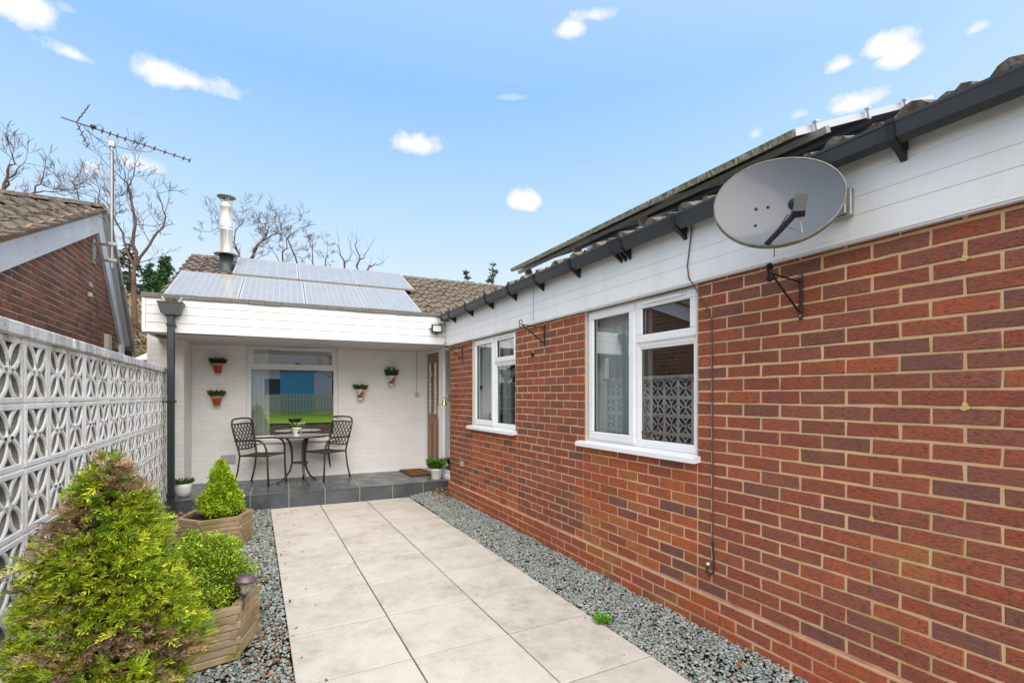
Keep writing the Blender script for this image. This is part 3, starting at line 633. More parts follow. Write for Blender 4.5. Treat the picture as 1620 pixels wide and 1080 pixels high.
# white brick back wall and pier as real bricks
wb = MB(TB)
def wrow(s0, s1, d, z, off, axis='s'):
    a = s0; b_ = s0 + off
    while a < s1 - .01:
        b2 = min(b_, s1)
        if b2 - a > .03:
            j = random.uniform(-.001, .0015)
            if axis == 's': wb.box(a + .003, b2 - .003, d - j, d + .03, z - .0345, z + .0345, .0035)
            else: wb.box(d, d + .02, a + .003, b2 - .003, z - .0345, z + .0345, .0035)
        a = b2; b_ += .225
for k in range(27):
    z = .2425 + .075 * k; off = .225 if k % 2 else .1125
    if .80 < z < 2.28: wrow(-.87, -.175, 1.27, z, off); wrow(1.152, 2.60, 1.27, z, off)
    else: wrow(-.87, 2.60, 1.27, z, off)
    wrow(-1.24, -.872, .668, z, off); 
for k in range(27):
    z = .2425 + .075 * k; off = .225 if k % 2 else .1125
    a = .672
    for yy0 in ((.672, .897, 1.122, 1.268) if k % 2 else (.672, .784, 1.009, 1.234, 1.268))[:-1]:
        pass
    seq = (.672, .897, 1.122, 1.268) if k % 2 else (.672, .784, 1.009, 1.234, 1.268)
    for q in range(len(seq) - 1): wb.box(-.885, -.868, seq[q] + .003, seq[q+1] - .003, z - .0345, z + .0345, .003)
    for q in range(len(seq) - 1): wb.box(-1.245, -1.23, seq[q] + .003, seq[q+1] - .003, z - .0345, z + .0345, .003)
wb.build('painted_bricks', 'white_brick', porch, kind='stuff')
m = MB(TB); m.box(-1.4, -.17, 1.274, 1.5, .15, 2.6); m.box(1.147, 2.70, 1.274, 1.5, .15, 2.6); m.box(-.17, 1.147, 1.274, 1.5, .15, .80); m.box(-.17, 1.147, 1.274, 1.5, 2.275, 2.6); m.box(-1.235, -.876, .674, 1.2735, -.05, 2.28)
m.build('painted_joints', 'white_brick', porch)
m = MB(TB); m.box(-.868, 2.60, 1.262, 1.272, .2005, .212); m.box(-.868, -.858, .68, 1.262, .2005, .214); m.build('skirting_bead', 'white_plastic', porch)
# far window
wf = MB(TB); d0 = 1.30
def ringB(m, s0, s1, z0, z1, w, da, db, ch=.005):
    m.box(s0, s1, da, db, z1 - w, z1, ch); m.box(s0, s1, da, db, z0, z0 + w, ch); m.box(s0+.0004, s0 + w, da + .0004, db, z0 + w - .002, z1 - w + .002, ch); m.box(s1 - w, s1-.0004, da + .0004, db, z0 + w - .002, z1 - w + .002, ch)
m = MB(TB); ringB(m, -.17, 1.146, .80, 2.272, .05, d0, d0 + .06); m.box(-.12, 1.096, d0 + .0005, d0 + .055, 1.90, 1.945, .004); fw_ = m.build('window_frame', 'white_plastic', porch, label='wide porch window frame behind the bistro table')
m = MB(TB); ringB(m, -.135, 1.11, 1.915, 2.245, .058, d0 - .014, d0 + .03); m.build('sash', 'white_plastic', fw_)
m = MB(TB); ringB(m, -.125, 1.10, .845, 1.905, .022, d0 - .004, d0 + .03, .003); m.build('glazing_bead', 'white_plastic', fw_)
m = MB(TB); m.add([(-.08, d0 + .014, 1.97), (1.055, d0 + .014, 1.97), (1.055, d0 + .014, 2.19), (-.08, d0 + .014, 2.19)], [(0, 1, 2, 3)]); m.build('pane', 'glass_far', fw_)
m = MB(TB); m.add([(-.106, d0 + .012, .865), (1.08, d0 + .012, .865), (1.08, d0 + .012, 1.886), (-.106, d0 + .012, 1.886)], [(0, 1, 2, 3)]); m.build('pane', 'glass_far', fw_)
m = MB(TB); m.box(.3, .72, d0 - .024, d0 - .013, 2.213, 2.232, .003); m.build('trickle_vent', 'white_plastic', fw_)
m = MB(TB); m.box(-.2, 1.176, 1.225, 1.30, .755, .80, .005); m.build('window_sill', 'white_plastic', fw_)
m = MB(TB); m.box(-1, 2.6, 4.6, 4.65, .1, 2.5); m.box(-1, 2.6, 1.5, 4.6, .1, .15); m.box(-1, 2.6, 1.5, 4.6, 2.4, 2.45); m.box(-1.0, -.95, 1.5, 4.6, .1, 2.5); m.box(2.6, 2.65, 1.5, 4.6, .1, 2.5); m.build('room_lining', 'room_wall', porch)
cb = MB(TB); cb.smooth = True; vs = []
for i in range(41):
    t = i / 40; vs += [(-.12 + .27 * t, 1.42 + .02 * math.sin(t * 31), .8), (-.12 + .25 * t, 1.42 + .015 * math.sin(t * 31), 2.3)]
cb.add(vs, [(2*i, 2*i+2, 2*i+3, 2*i+1) for i in range(40)]); cb.build('curtain', 'curtain', porch)
# brown sofa back seen inside
m = MB(TB); m.smooth = True
def puff(m, s0, s1, d0_, d1_, z0, z1):
    n = 10; vs = []
    for i in range(n + 1):
        t = i / n; s_ = s0 + (s1 - s0) * t; e = 1 - abs(2 * t - 1) ** 4 * .25
        for (dd, zz) in ((d0_, z0), (d0_, z0 + (z1 - z0) * .8 * e), (d0_ + .05, z0 + (z1 - z0) * e), (d1_, z0 + (z1 - z0) * e * .96), (d1_, z0)): vs.append((s_, dd, zz))
    m.add(vs, [(i*5+k, (i+1)*5+k, (i+1)*5+k+1, i*5+k+1) for i in range(n) for k in range(4)])
puff(m, .10, .78, 1.55, 1.75, .5, 1.10); puff(m, .78, 1.35, 1.55, 1.75, .5, 1.11)
setp(m.build('sofa', 'brown_fabric', local=False), 'brown sofa back seen through the porch window glass', 'sofa')
# front fascia of the canopy
FZ = 2.236
for (z0, z1) in ((2.25, 2.343), (2.347, 2.443), (2.447, 2.543), (2.547, 2.652)):
    m = MB(TB); m.box(-1.12, 2.53, -.14, -.122, z0, z1, .003); m.build('fascia_board', 'fascia_plastic', porch)
    m = MB(TB); m.box(-1.15, -1.133, -.11, 1.25, z0, z1, .003); m.build('fascia_board', 'fascia_plastic', porch)
m = MB(TB); m.box(-1.155, 2.53, -.146, -.118, 2.232, 2.2495, .002); m.box(-1.157, -1.1205, -.146, -.11, 2.2497, 2.66, .003); m.box(-1.155, -1.13, -.11, 1.25, 2.232, 2.2495, .002); m.build('fascia_trim', 'fascia_plastic', porch)
m = MB(TB); m.box(-1.13, 2.6, -.1215, -.09, 2.25, 2.655); m.box(-1.132, -1.1, -.09, 1.25, 2.25, 2.655); m.build('fascia_backing', 'groove_grey', porch)
for i in range(13):
    m = MB(TB); m.box(-1.12, 2.64, -.11 + .106 * i, -.11 + .106 * (i + 1) - .003, 2.2405, 2.249, .002); m.build('soffit_board', 'soffit', porch)
m = MB(TB); m.box(-.86, -.2, -.04, -.02, 2.232, 2.2404); m.box(-1.1, -1.0, .25, .6, 2.228, 2.2404); m.build('soffit_gap', 'solar_back', porch)
m = MB(TB)
for i in range(26): m.lathe([(0, 2.2375), (.006, 2.2375), (.006, 2.2402)], (-.25 + i * .105, .06, 0), 6)
m.build('soffit_screws', 'galvanised', porch, kind='stuff')
m = MB(TB)
for i in range(20):
    a = -1.165 + i * .185; b_ = min(a + .185, 2.47); w = random.uniform(-.004, .004)
    m.box(a, b_, -.158 + w, -.05, 2.632 + random.uniform(-.003, .003), 2.690 + random.uniform(-.003, .003), .004)
m.build('flashing', 'lead_flashing', porch)
m = MB(TB); m.box(-1.15, 2.6, -.11, 1.5, 2.60, 2.652); m.build('flat_roof', 'lead_flashing', porch)
# rain outlet notch, hopper, downpipe
m = MB(TB)
for s_ in (-1, 1): m.tube([(-.858 + s_ * .10, -.155, 2.652), (-.858 + s_ * .078, -.162, 2.61), (-.858 + s_ * .055, -.17, 2.572)], .011, 6)
m.box(-.925, -.79, -.149, -.1395, 2.575, 2.65); m.build('outlet_lip', 'grey_plastic', porch)
v_, f_, c_ = mossclump(TB((-.858, -.16, 2.585)), 260, .07, .07, [(.18,.15,.06),(.10,.06,.03),(.25,.2,.1),(.13,.13,.03)], .02)
npobj('outlet_moss', npmesh('outlet_moss', v_, f_, c_, 'foliage'), porch, kind='stuff')
m = MB(TB)
hp = [(-.987, 2.572), (-.732, 2.572), (-.765, 2.445), (-.795, 2.43), (-.915, 2.43), (-.95, 2.445)]
m.prism([(p[0], p[1]) for p in hp], 'y', -.275, -.148); m.box(-.992, -.727, -.28, -.143, 2.572, 2.582, .002); hop = m.build('hopper', 'grey_upvc', porch, recalc=True)
m = MB(TB); m.box(-.892, -.822, -.25, -.18, -.02, 2.43, .006); m.build('downpipe', 'grey_upvc', porch)
m = MB(TB); m.box(-.90, -.814, -.258, -.14, 1.40, 1.425, .003); m.box(-.955, -.896, -.20, -.17, 1.405, 1.42, .003); m.build('pipe_clip', 'black_plastic', porch)
m = MB(TB); m.box(-.90, -.814, -.258, -.14, 2.30, 2.325, .003); m.build('pipe_clip', 'black_plastic', porch)
m = MB(TB); m.box(-.898, -.816, -.256, -.174, .28, .34, .003); m.build('pipe_socket', 'black_plastic', porch)
# pitched roof
TP = math.tan(R(25)); rd0, rz0 = 1.1, 2.6
m = MB(TB); m.add([(-1.36, rd0, rz0), (6.4, rd0, rz0), (6.4, 4.86, rz0 + 3.76 * TP), (-1.36, 4.86, rz0 + 3.76 * TP)], [(0, 1, 2, 3)])
m.add([(-1.36, 4.86, rz0 + 3.76 * TP), (6.4, 4.86, rz0 + 3.76 * TP), (6.4, 8.6, rz0), (-1.36, 8.6, rz0)], [(0, 1, 2, 3)])
m.add([(-1.34, rd0, rz0 - .02), (-1.34, 8.6, rz0 - .02), (-1.34, 4.86, rz0 + 3.76 * TP - .02)], [(0, 1, 2)]); m.build('roof_deck', 'solar_back', porch)
m = MB(TB); m.box(-1.33, -1.1, 1.28, 8.5, 0, 2.58); m.build('side_wall', 'white_brick', porch)
Mf = tilerot((E2.x, E2.y), R(25)); cnt = 0
for rw in range(12):
    d = rd0 - .03 + rw * .318
    for i in range(24):
        s_ = -1.25 + i * .3 - (.0)
        P = TB((s_, d, rz0 + (d - rd0) * TP + .012))
        if P.x > 2.5 + (P.z - 2.62) / TR + .45: continue
        if rw < 2 and -1.1 < s_ < 2.6 and rw == 0: continue
        r_ = (Mf @ Matrix.Rotation(random.uniform(-.02, .02), 3, 'Z')).to_euler(); cnt += 1
        inst(random.choice(TV), 'roof_tile', porch, P + Vector((0, 0, random.uniform(-.004, .006))), r_)
for i in range(20):
    a = -1.38 + i * .4
    m = MB(TB); zr = rz0 + 3.74 * TP; m.cc = random.choice(TPAL); m.smooth = True; r0 = .12; vs = []
    for e, sx_ in ((0, a), (1, a + .41)):
        for q in range(7):
            an = math.pi * q / 6; rr = r0 + .006 * e + random.uniform(-.003, .003); vs.append((sx_, 4.84 + math.cos(an) * rr, zr - .03 + math.sin(an) * rr * .75))
    m.add(vs, [(q, q + 1, 8 + q, 7 + q) for q in range(6)] + [tuple(range(7)), tuple(range(7, 14))[::-1]]); m.build('ridge_tile', 'roof_tile', porch)
# flue
fc = Vector((-.665, 3.85, 0)); zb = rz0 + (3.85 - rd0) * TP
m = MB(TB); m.smooth = True; m.lathe([(.20, zb - .10), (.15, zb + .03), (.128, zb + .06), (.12, zb + .36), (.0, zb + .36)], fc, 24); fl = m.build('flue_boot', 'grey_upvc', porch)
m = MB(TB); m.smooth = True; m.lathe([(.112, zb + .37), (.19, zb + .345), (.215, zb + .335), (.215, zb + .325), (.12, zb + .33)], fc, 28); m.build('storm_collar', 'galvanised', fl)
m = MB(TB); m.smooth = True; z1 = 5.23
m.lathe([(.108, zb + .34), (.108, 4.68), (.113, 4.685), (.113, 4.70), (.108, 4.705), (.108, 4.735), (.113, 4.74), (.113, 4.755), (.108, 4.76), (.108, 5.12), (.113, 5.125), (.113, 5.14), (.108, 5.145), (.106, 5.21), (.08, 5.225), (.0, 5.225)], fc, 28); m.smooth = False
for an in (-1.35, .4): m.box(fc.x + math.cos(an) * .109 - .002, fc.x + math.cos(an) * .109 + .002, fc.y + math.sin(an) * .109 - .003, fc.y + math.sin(an) * .109 + .003, zb + .36, 5.12)
flp = m.build('flue_pipe', 'steel', fl)
m = MB(TB); m.smooth = True; m.lathe([(.0, 5.375), (.10, 5.362), (.163, 5.335), (.165, 5.328), (.10, 5.335), (.05, 5.32), (0, 5.318)], fc, 28); m.smooth = False
for an in range(4): a = an * math.pi / 2 + .4; m.bar((fc.x + math.cos(a) * .09, fc.y + math.sin(a) * .09, 5.2), (fc.x + math.cos(a) * .11, fc.y + math.sin(a) * .11, 5.34), .02, .003)
m.lathe([(.035, 5.22), (.035, 5.33)], fc, 12); m.build('rain_cap', 'galvanised', fl)
# door wall
m = MB(); m.box(2.66, 2.8, 6.80, 8.40, -.05, .24); m.box(2.662, 2.8, 8.22, 8.45, .2, 2.3); m.build('door_threshold_wall', 'white_brick', porch)
m = MB(); XD = 2.65
for (y0, y1) in ((8.19, 8.24), (7.33, 7.56), (6.80, 6.86)): m.box(XD - .02, XD + .05, y0, y1, .26, 2.235, .004)
m.box(XD - .0205, XD + .05, 6.80, 8.24, 2.19, 2.236, .004); m.box(XD - .035, XD + .05, 6.80, 8.24, .2, .262, .006); m.box(XD-.0195, XD+.04, 6.86, 7.33, .262, .33, .003); fd = m.build('door_frame', 'white_plastic', porch)
m = MB(); m.add([(XD, 6.86, .33), (XD, 6.86, 2.19), (XD, 7.33, 2.19), (XD, 7.33, .33)], [(0, 1, 2, 3)]); m.build('sidelight_pane', 'glass', fd)
m = MB(); m.box(XD + .08, XD + .1, 6.8, 8.2, .2, 2.2); m.build('hall_lining', 'room_wall', fd)
m = MB(); m.box(XD - .005, XD + .04, 7.565, 8.185, .265, 2.187, .003)
dr = m.build('door', 'door_wood', porch)
for (y0, y1) in ((7.65, 7.83), (7.92, 8.10)):
    m = MB(); m.box(XD - .016, XD - .0055, y0, y1, .40, 1.02, .006); m.box(XD - .022, XD - .014, y0 + .03, y1 - .03, .44, .98, .006); m.build('door_panel', 'door_wood', dr)
    m = MB(); ring_ = m; m.box(XD - .014, XD - .0055, y0, y1, 1.14, 2.06, .005); m.build('light_surround', 'door_wood', dr)
    m = MB(); m.add([(XD - .0145, y0 + .035, 1.18), (XD - .0145, y0 + .035, 2.02), (XD - .0145, y1 - .035, 2.02), (XD - .0145, y1 - .035, 1.18)], [(0, 1, 2, 3)]); m.build('leaded_glass', 'lens_white', dr)
    m = MB()
    for q in range(12): m.bar((XD - .017, y0 + .035, 1.2 + q * .07), (XD - .017, y1 - .035, 1.23 + q * .07), .004, .003)
    m.build('lead_lines', 'solar_back', dr)
m = MB(); m.tube([(XD - .02, 7.875, 1.80), (XD - .05, 7.875, 1.82), (XD - .05, 7.875, 1.70), (XD - .02, 7.875, 1.68)], .012, 8); m.lathe([(0, 1.83), (.03, 1.83), (.03, 1.86), (0, 1.87)], (XD - .03, 7.875, 0), 10); m.build('knocker', 'chrome', dr)
m = MB(); m.tube([(XD - .01, 7.60, 1.22), (XD - .05, 7.60, 1.22), (XD - .055, 7.66, 1.22), (XD - .05, 7.71, 1.215)], .01, 8); m.box(XD - .012, XD - .004, 7.575, 7.625, 1.12, 1.32, .002); m.build('handle', 'chrome', dr)
# meter box / switch, conduit, vents
m = MB(TB); m.box(2.40, 2.47, 1.235, 1.268, 1.46, 1.535, .004); m.box(2.428, 2.442, 1.258, 1.268, 1.535, 2.235); m.build('switch_box', 'cream_plastic', porch)
m = MB(TB); m.box(-.50, -.31, 1.25, 1.268, .47, .60, .004); m.box(-.485, -.325, 1.246, 1.2505, .485, .585, .002); m.build('wall_vent', 'grey_plastic', porch)
m = MB(); m.box(XW - .008, XW + .0, 6.25, 6.36, .515, .585, .002)
for q in range(4): m.box(XW - .0095, XW - .0078, 6.262, 6.348, .526 + q * .014, .532 + q * .014)
m.build('air_vent', 'grey_plastic', house)

# ------------------------------------------------------------------ solar panels
def solar(name, T, w, l, nx, ny, label, group, frame=('aluminium', 'aluminium'), colr=((.30,.305,.31),(.56,.565,.57))):  # pale cell colour includes the whitish sky reflection
    """T maps (x across, y up slope, z normal)"""
    r0 = T((0, 0, 0)); o = thing(name, r0, label, 'solar panel', group)
    m = MB(T); b = .014
    m.mi = 1; m.box(0, w, 0, b, -.035, .004); m.mi = 0; m.box(0, w, l - b, l, -.035, .004); m.box(0, b, b, l - b, -.035, .0035); m.box(w - b, w, b, l - b, -.035, .0035); m.build('frame', list(frame), o)
    m = MB(T); m.cc = colr[1]; m.box(b, w - b, b, l - b, -.004, -.001); m.cc = colr[0]
    gx = (w - 2 * b - .012) / nx; gy = (l - 2 * b - .012) / ny
    for i in range(nx):
        for j in range(ny):
            x0 = b + .006 + i * gx + .002; y0 = b + .006 + j * gy + .002; t = .94 + .1 * random.random(); m.cc = tuple(c * t for c in colr[0])
            m.add([(x0, y0, 0), (x0 + gx - .005, y0, 0), (x0 + gx - .005, y0 + gy - .005, 0), (x0, y0 + gy - .005, 0)], [(0, 1, 2, 3)])
    m.build('cells', 'solar_cell', o, kind='stuff')
    m = MB(T); m.box(b, w - b, b, l - b, -.012, -.006); m.build('backsheet', 'solar_back', o); return o
CP, SP_ = math.cos(R(25)), math.sin(R(25))
def TS(s0, d0, lift):
    z0 = rz0 + (d0 - rd0) * TP
    def f(p): return TB((s0 + p[0], d0 + p[1] * CP - (p[2] + lift) * SP_, z0 + p[1] * SP_ + (p[2] + lift) * CP))
    return f
lab = ['leftmost panel of the lower solar row, nearest the hopper and downpipe', 'second solar panel from the left in the lower row, right below the flue', 'third solar panel from the left in the lower row above the porch window', 'rightmost solar panel of the lower row, ending by the bare tiles']
for i in range(4): solar('solar_panel', TS(-1.27 + i * .975, 1.5, .135), .965, 1.78, 10, 6, lab[i], 'solar panels on the porch roof')
lab = ['leftmost panel of the upper solar row, beside the steel flue', 'middle panel of the upper solar row on the porch roof', 'rightmost panel of the upper solar row, overhanging the lower row']
for i in range(3): solar('solar_panel', TS(-.50 + i * 1.115, 3.16, .165), 1.105, 1.46, 6, 9, lab[i], 'solar panels on the porch roof')
def TRr(y1, lift):
    c_, s_ = math.cos(R(22)), math.sin(R(22)); x0 = 2.63; z0 = zr0 + (x0 - xr0) * TR
    def f(p): return Vector((x0 + p[1] * c_ - (p[2] + lift) * s_, y1 - p[0], z0 + p[1] * s_ + (p[2] + lift) * c_))
    return f
lab = ['solar panel on the brick bungalow roof farthest from the dish, over the small window', 'middle solar panel of the three along the brick bungalow eave', 'solar panel on the brick bungalow roof nearest the satellite dish']
for i in range(3): solar('solar_panel', TRr(4.92 - i * 1.1, .19), 1.09, 1.65, 6, 10, lab[i], 'solar panels on the brick bungalow roof', ('aluminium', 'aluminium_mossy'))
m = MB()
for q, xx in enumerate((.14, 1.2)):
    T = TRr(5.0, .135); m.T = T; m.box(-.02, 3.45, xx, xx + .04, -.02, .016)
for yy in (.15, 1.1, 2.0, 2.9): m.box(yy, yy + .03, .12, .2, -.14, -.02)
m.build('panel_rails', 'galvanised', house)
T = TRr(1.62, .19)
for (xx, w_) in ((.16, .05), (.72, .04), (1.18, .045)):
    m = MB(T); m.box(-.002, .022, xx, xx + w_ * .8, .0045, .014); m.box(.002, .014, xx + .008, xx + w_ * .8 - .008, -.05, .018); m.build('panel_clamp', 'aluminium', house)

# ------------------------------------------------------------------ screen block wall
sw = thing('screen_block_wall', (XL, 4.5, 0), 'white pierced screen block wall with leaf pattern and weathered coping', 'wall')
def screenblock():
    m = MB(); h = .145; t = .07; fr = .026; ch = .004
    # frame ring (local: y across, z up, x depth to -)
    f_ = .011
    m.box(-f_, 0, -h, h, h - fr, h, ch); m.box(-f_, 0, -h, h, -h, -h + fr, ch); m.box(-f_, -.0006, -h + .0004, -h + fr, -h + fr - .003, h - fr + .003, ch); m.box(-f_, -.0006, h - fr, h - .0004, -h + fr - .003, h - fr + .003, ch)
    m.mi = 1; e_ = .001; m.box(-t, -f_ + .001, -h + e_, h - e_, h - fr + e_, h - e_); m.box(-t, -f_ + .001, -h + e_, h - e_, -h + e_, -h + fr - e_); m.box(-t, -f_ + .001, -h + e_, -h + fr - e_, -h + fr, h - fr); m.box(-t, -f_ + .001, h - fr + e_, h - e_, -h + fr, h - fr); m.mi = 0
    for sy in (-1, 1):
        for sz in (-1, 1):
            for side in (-1, 1):
                pts = []
                for k in range(8):
                    t_ = k / 7; L_ = (h - .012) * t_; bul = math.sin(math.pi * t_) ** .8 * .037 * side + .006 * side
                    y_, z_ = sy * (L_ + bul * -.7071), sz * (L_ + bul * .7071)
                    pts.append((y_, z_))
                w = .0125; vs = []
                for k, (y_, z_) in enumerate(pts):
                    a = pts[max(k-1, 0)]; b_ = pts[min(k+1, 7)]; dy, dz = b_[0]-a[0], b_[1]-a[1]; l = math.hypot(dy, dz); ny, nz_ = -dz / l, dy / l
                    wi = w * (1.25 if k in (0, 7) else 1)
                    vs += [(-.010, y_ + ny * wi, z_ + nz_ * wi), (-.003, y_ + ny * wi * .6, z_ + nz_ * wi * .6), (-.003, y_ - ny * wi * .6, z_ - nz_ * wi * .6), (-.010, y_ - ny * wi, z_ - nz_ * wi), (-.045, y_ - ny * wi, z_ - nz_ * wi), (-.045, y_ + ny * wi, z_ + nz_ * wi)]
                fs = []
                for k in range(7):
                    for q in range(6): fs.append((k*6+q, k*6+(q+1) % 6, (k+1)*6+(q+1) % 6, (k+1)*6+q))
                b0_ = len(m.m); m.add(vs, fs)
                for k in range(7):
                    for q in (3, 4, 5): m.m[b0_ + k * 6 + q] = 1
    m.lathe([(.0, 0), (.019, .0), (.025, -.006), (.025, -.038), (0, -.038)], (-.0026, 0, 0), 10, Matrix(((0, 0, 1), (0, 1, 0), (-1, 0, 0))))
    me = m.mesh('screen_block', ['block_paint', 'raw_concrete'])
    import bmesh as _b
    b_ = _b.new(); b_.from_mesh(me); _b.ops.recalc_face_normals(b_, faces=b_.faces); b_.to_mesh(me); b_.free(); return me
sbm = screenblock(); ZT = 1.755
for i in range(-6, 16):
    yc = 3.10 + .305 * i - .1525
    for k in range(6):
        zc = ZT - .003 - .304 * k - .152
        inst(sbm, 'screen_block', sw, (XL + random.uniform(-.003, .003), yc + random.uniform(-.001, .001), zc), (0, random.choice((0,)), random.uniform(-.006, .006)), (1, 1.03, 1.03))
m = MB()
for k in range(7): m.box(XL - .066, XL - .006, 1.11, 7.70, ZT - .003 - .304 * k - .0035, ZT - .003 - .304 * k + .0035)
for i in range(-7, 16): m.box(XL - .066, XL - .0065, 3.10 + .305 * i - .0035, 3.10 + .305 * i + .0035, ZT - 1.83, ZT - .006)
m.build('mortar_joints', 'block_paint', sw)
y = 1.275
while y < 7.7:
    m = MB(); y1 = min(y + .606, 7.75); w = random.uniform(-.003, .003)
    m.box(XL - .125 + w, XL + .022 + w, y + .003, y1 - .003, ZT, ZT + .062 + random.uniform(-.002, .002), .006); m.build('coping_stone', 'coping', sw); y += .613

# ------------------------------------------------------------------ neighbour's gable house
nb = thing('neighbour_house', (XG, 7.5, 0), 'neighbouring house gable of dark red brick with white bargeboards and mossy tiles', 'house')
sl1 = .405
def ztop(y): return 4.0 - (8.85 - y) * sl1 if y < 8.85 else 4.0 - (y - 8.85) * 1.24
NPAL = [(.24,.115,.08),(.20,.095,.07),(.26,.125,.085),(.165,.085,.066),(.29,.13,.085),(.14,.08,.066)]
NV = [brickmesh('brick', .2145, .0645, .05, c_) for c_ in NPAL for _ in range(3)]
nbr = []
for k in range(-30, 32):
    zc = 1.80 + .075 * k - .0375
    off = .1125 if k % 2 else 0
    y = 4.4 + off
    while y < 10.2:
        if zc < ztop(y + .2) + .02 and zc < ztop(y) + .02 and zc > -.1 and y + .2 < 10.02: nbr.append((y, zc))
        y += .225
vis = [b_ for b_ in nbr if b_[1] > 1.80 + .02 and inview((XG, b_[0] + .1, b_[1]))]
vis.sort(key=lambda b_: b_[0] + abs(b_[1] - 2.5) * .3)
key = set(vis[:300]); rest = MB()
FX = lambda p: (XG - p[0], -p[1], p[2])
for b_ in nbr:
    me = random.choice(NV); jx = random.uniform(-.002, .002)
    if b_ in key: inst(me, 'brick', nb, (XG - jx, b_[0] + .107, b_[1]), (0, 0, math.pi))
    else:
        rest.cc = tuple(me.attributes['col'].data[0].color[:3]); rest.add([(XG - jx - v.co.x, b_[0] + .107 - v.co.y, b_[1] + v.co.z) for v in me.vertices], [tuple(p.vertices) for p in me.polygons])
rest.build('bricks', 'brick', nb, kind='stuff')
m = MB(); m.prism([(4.35, -.1), (10.05, -.1), (10.05, ztop(10.05)), (8.85, 4.0), (4.35, ztop(4.35))], 'x', XG - .25, XG - .005); m.build('mortar', 'dark_mortar', nb)
# bargeboards
def barge(y0, z0, y1, z1, w, t0, t1):
    m = MB(); d = Vector((0, y1 - y0, z1 - z0)).normalized(); n_ = Vector((0, d.z, -d.y))
    if n_.z > 0: n_ = -n_
    a = Vector((0, y0, z0)); b_ = Vector((0, y1, z1)); pts = [a, b_, b_ + n_ * w, a + n_ * w]
    m.prism([(p.y, p.z) for p in pts], 'x', t0, t1); return m
m = barge(3.9, 4.06 - (8.87 - 3.9) * sl1, 8.87, 4.06, .235, XG + .0, XG + .04)
m.v = [(p[0], min(p[1], 9.0), p[2]) for p in m.v]; m.build('bargeboard', 'barge_board', nb)
m = MB(); m.prism([(8.76, 4.02), (8.87, 4.06), (10.235, 2.36), (10.235, 2.12), (10.02, 2.12), (10.02, 2.31), (8.70, 3.76)], 'x', XG + .002, XG + .042); m.build('bargeboard', 'barge_board', nb)
m = MB(); m.prism([(8.87, 4.065), (10.25, 2.36), (10.25, 2.30), (8.95, 3.9)], 'x', XG + .043, XG + .10); m.build('verge_strip', 'grey_plastic', nb)
m = MB(); m.prism([(8.87, 4.14), (8.87, 4.07), (10.50, 2.24), (10.62, 2.32)], 'x', XG - 4, XG + .13); m.build('rear_roof_slope', 'roof_tile', nb)
m = MB(); m.box(XG - .1, XG + .10, 10.45, 10.62, 2.16, 2.24); m.build('gutter_end', 'black_plastic', nb)
m = MB(); m.box(XG + .002, XG + .06, 10.02, 10.235, 1.2, 2.118, .004); m.build('corner_box', 'barge_board', nb)
# tiles of the near slope
Mn = tilerot((0, 1), math.atan(sl1)); cn = math.cos(math.atan(sl1))
for rw in range(15):
    yy = 4.15 + rw * .335 * cn * 1.0
    zz = 4.07 - (8.87 - yy) * sl1 + .02
    if yy > 8.8: break
    for i in range(9):
        r_ = (Mn @ Matrix.Rotation(random.uniform(-.03, .03), 3, 'Z') @ Matrix.Rotation(random.uniform(-.03, .03), 3, 'X')).to_euler()
        inst(random.choice(TV), 'roof_tile', nb, (XG - .06 - i * .3, yy, zz + random.uniform(-.006, .012)), r_)
for i in range(8):
    m = MB(); m.cc = random.choice(TPAL); m.smooth = True; a = XG + .07 - i * .42; vs = []
    for e, xx in ((0, a), (1, a - .43)):
        for q in range(7):
            an = math.pi * q / 6; rr = .10 + .006 * e; vs.append((xx, 8.87 + math.cos(an) * rr, 4.12 + math.sin(an) * rr * .75))
    m.add(vs, [(q, 7 + q, 8 + q, q + 1) for q in range(6)] + [tuple(range(7)), tuple(range(7, 14))]); m.build('ridge_tile', 'roof_tile', nb)
m = MB(); m.prism([(3.9, 4.062 - (8.87 - 3.9) * sl1), (8.87, 4.062), (8.87, 4.125), (3.9, 4.125 - (8.87 - 3.9) * sl1)], 'x', XG - .05, XG + .055); m.build('verge_mortar', 'old_mortar', nb)
m = MB(); m.prism([(4.0, 4.05 - (8.87 - 4.0) * sl1), (8.87, 4.05), (8.87, 4.08), (4.0, 4.08 - (8.87 - 4.0) * sl1)], 'x', XG - 4, XG - .05); m.build('roof_deck', 'solar_back', nb)
m = MB()
for t in (.30, .52, .72, .9):
    for o2 in (.05, .19): yy = 3.9 + 4.97 * t; zz = 4.06 - (8.87 - yy) * sl1 - o2; m.lathe([(0, .004), (.008, .004), (.009, 0)], (XG + .04, yy, zz), 8, Matrix(((0, 0, 1), (0, 1, 0), (-1, 0, 0))))
m.build('board_screws', 'galvanised', nb, kind='stuff')
m = MB(); m.box(XG, XG + .04, 8.36, 8.43, 2.79, 2.85, .004); m.build('junction_box', 'cream_plastic', nb)
m = MB(); m.box(XG, XG + .012, 8.42, 8.56, 2.94, 3.0, .002); m.build('brick_vent', 'grey_plastic', nb)
m = MB(); m.box(XG, XG + .055, 9.14, 9.34, 2.16, 2.385, .006); m.build('wall_light_box', 'cream_plastic', nb)

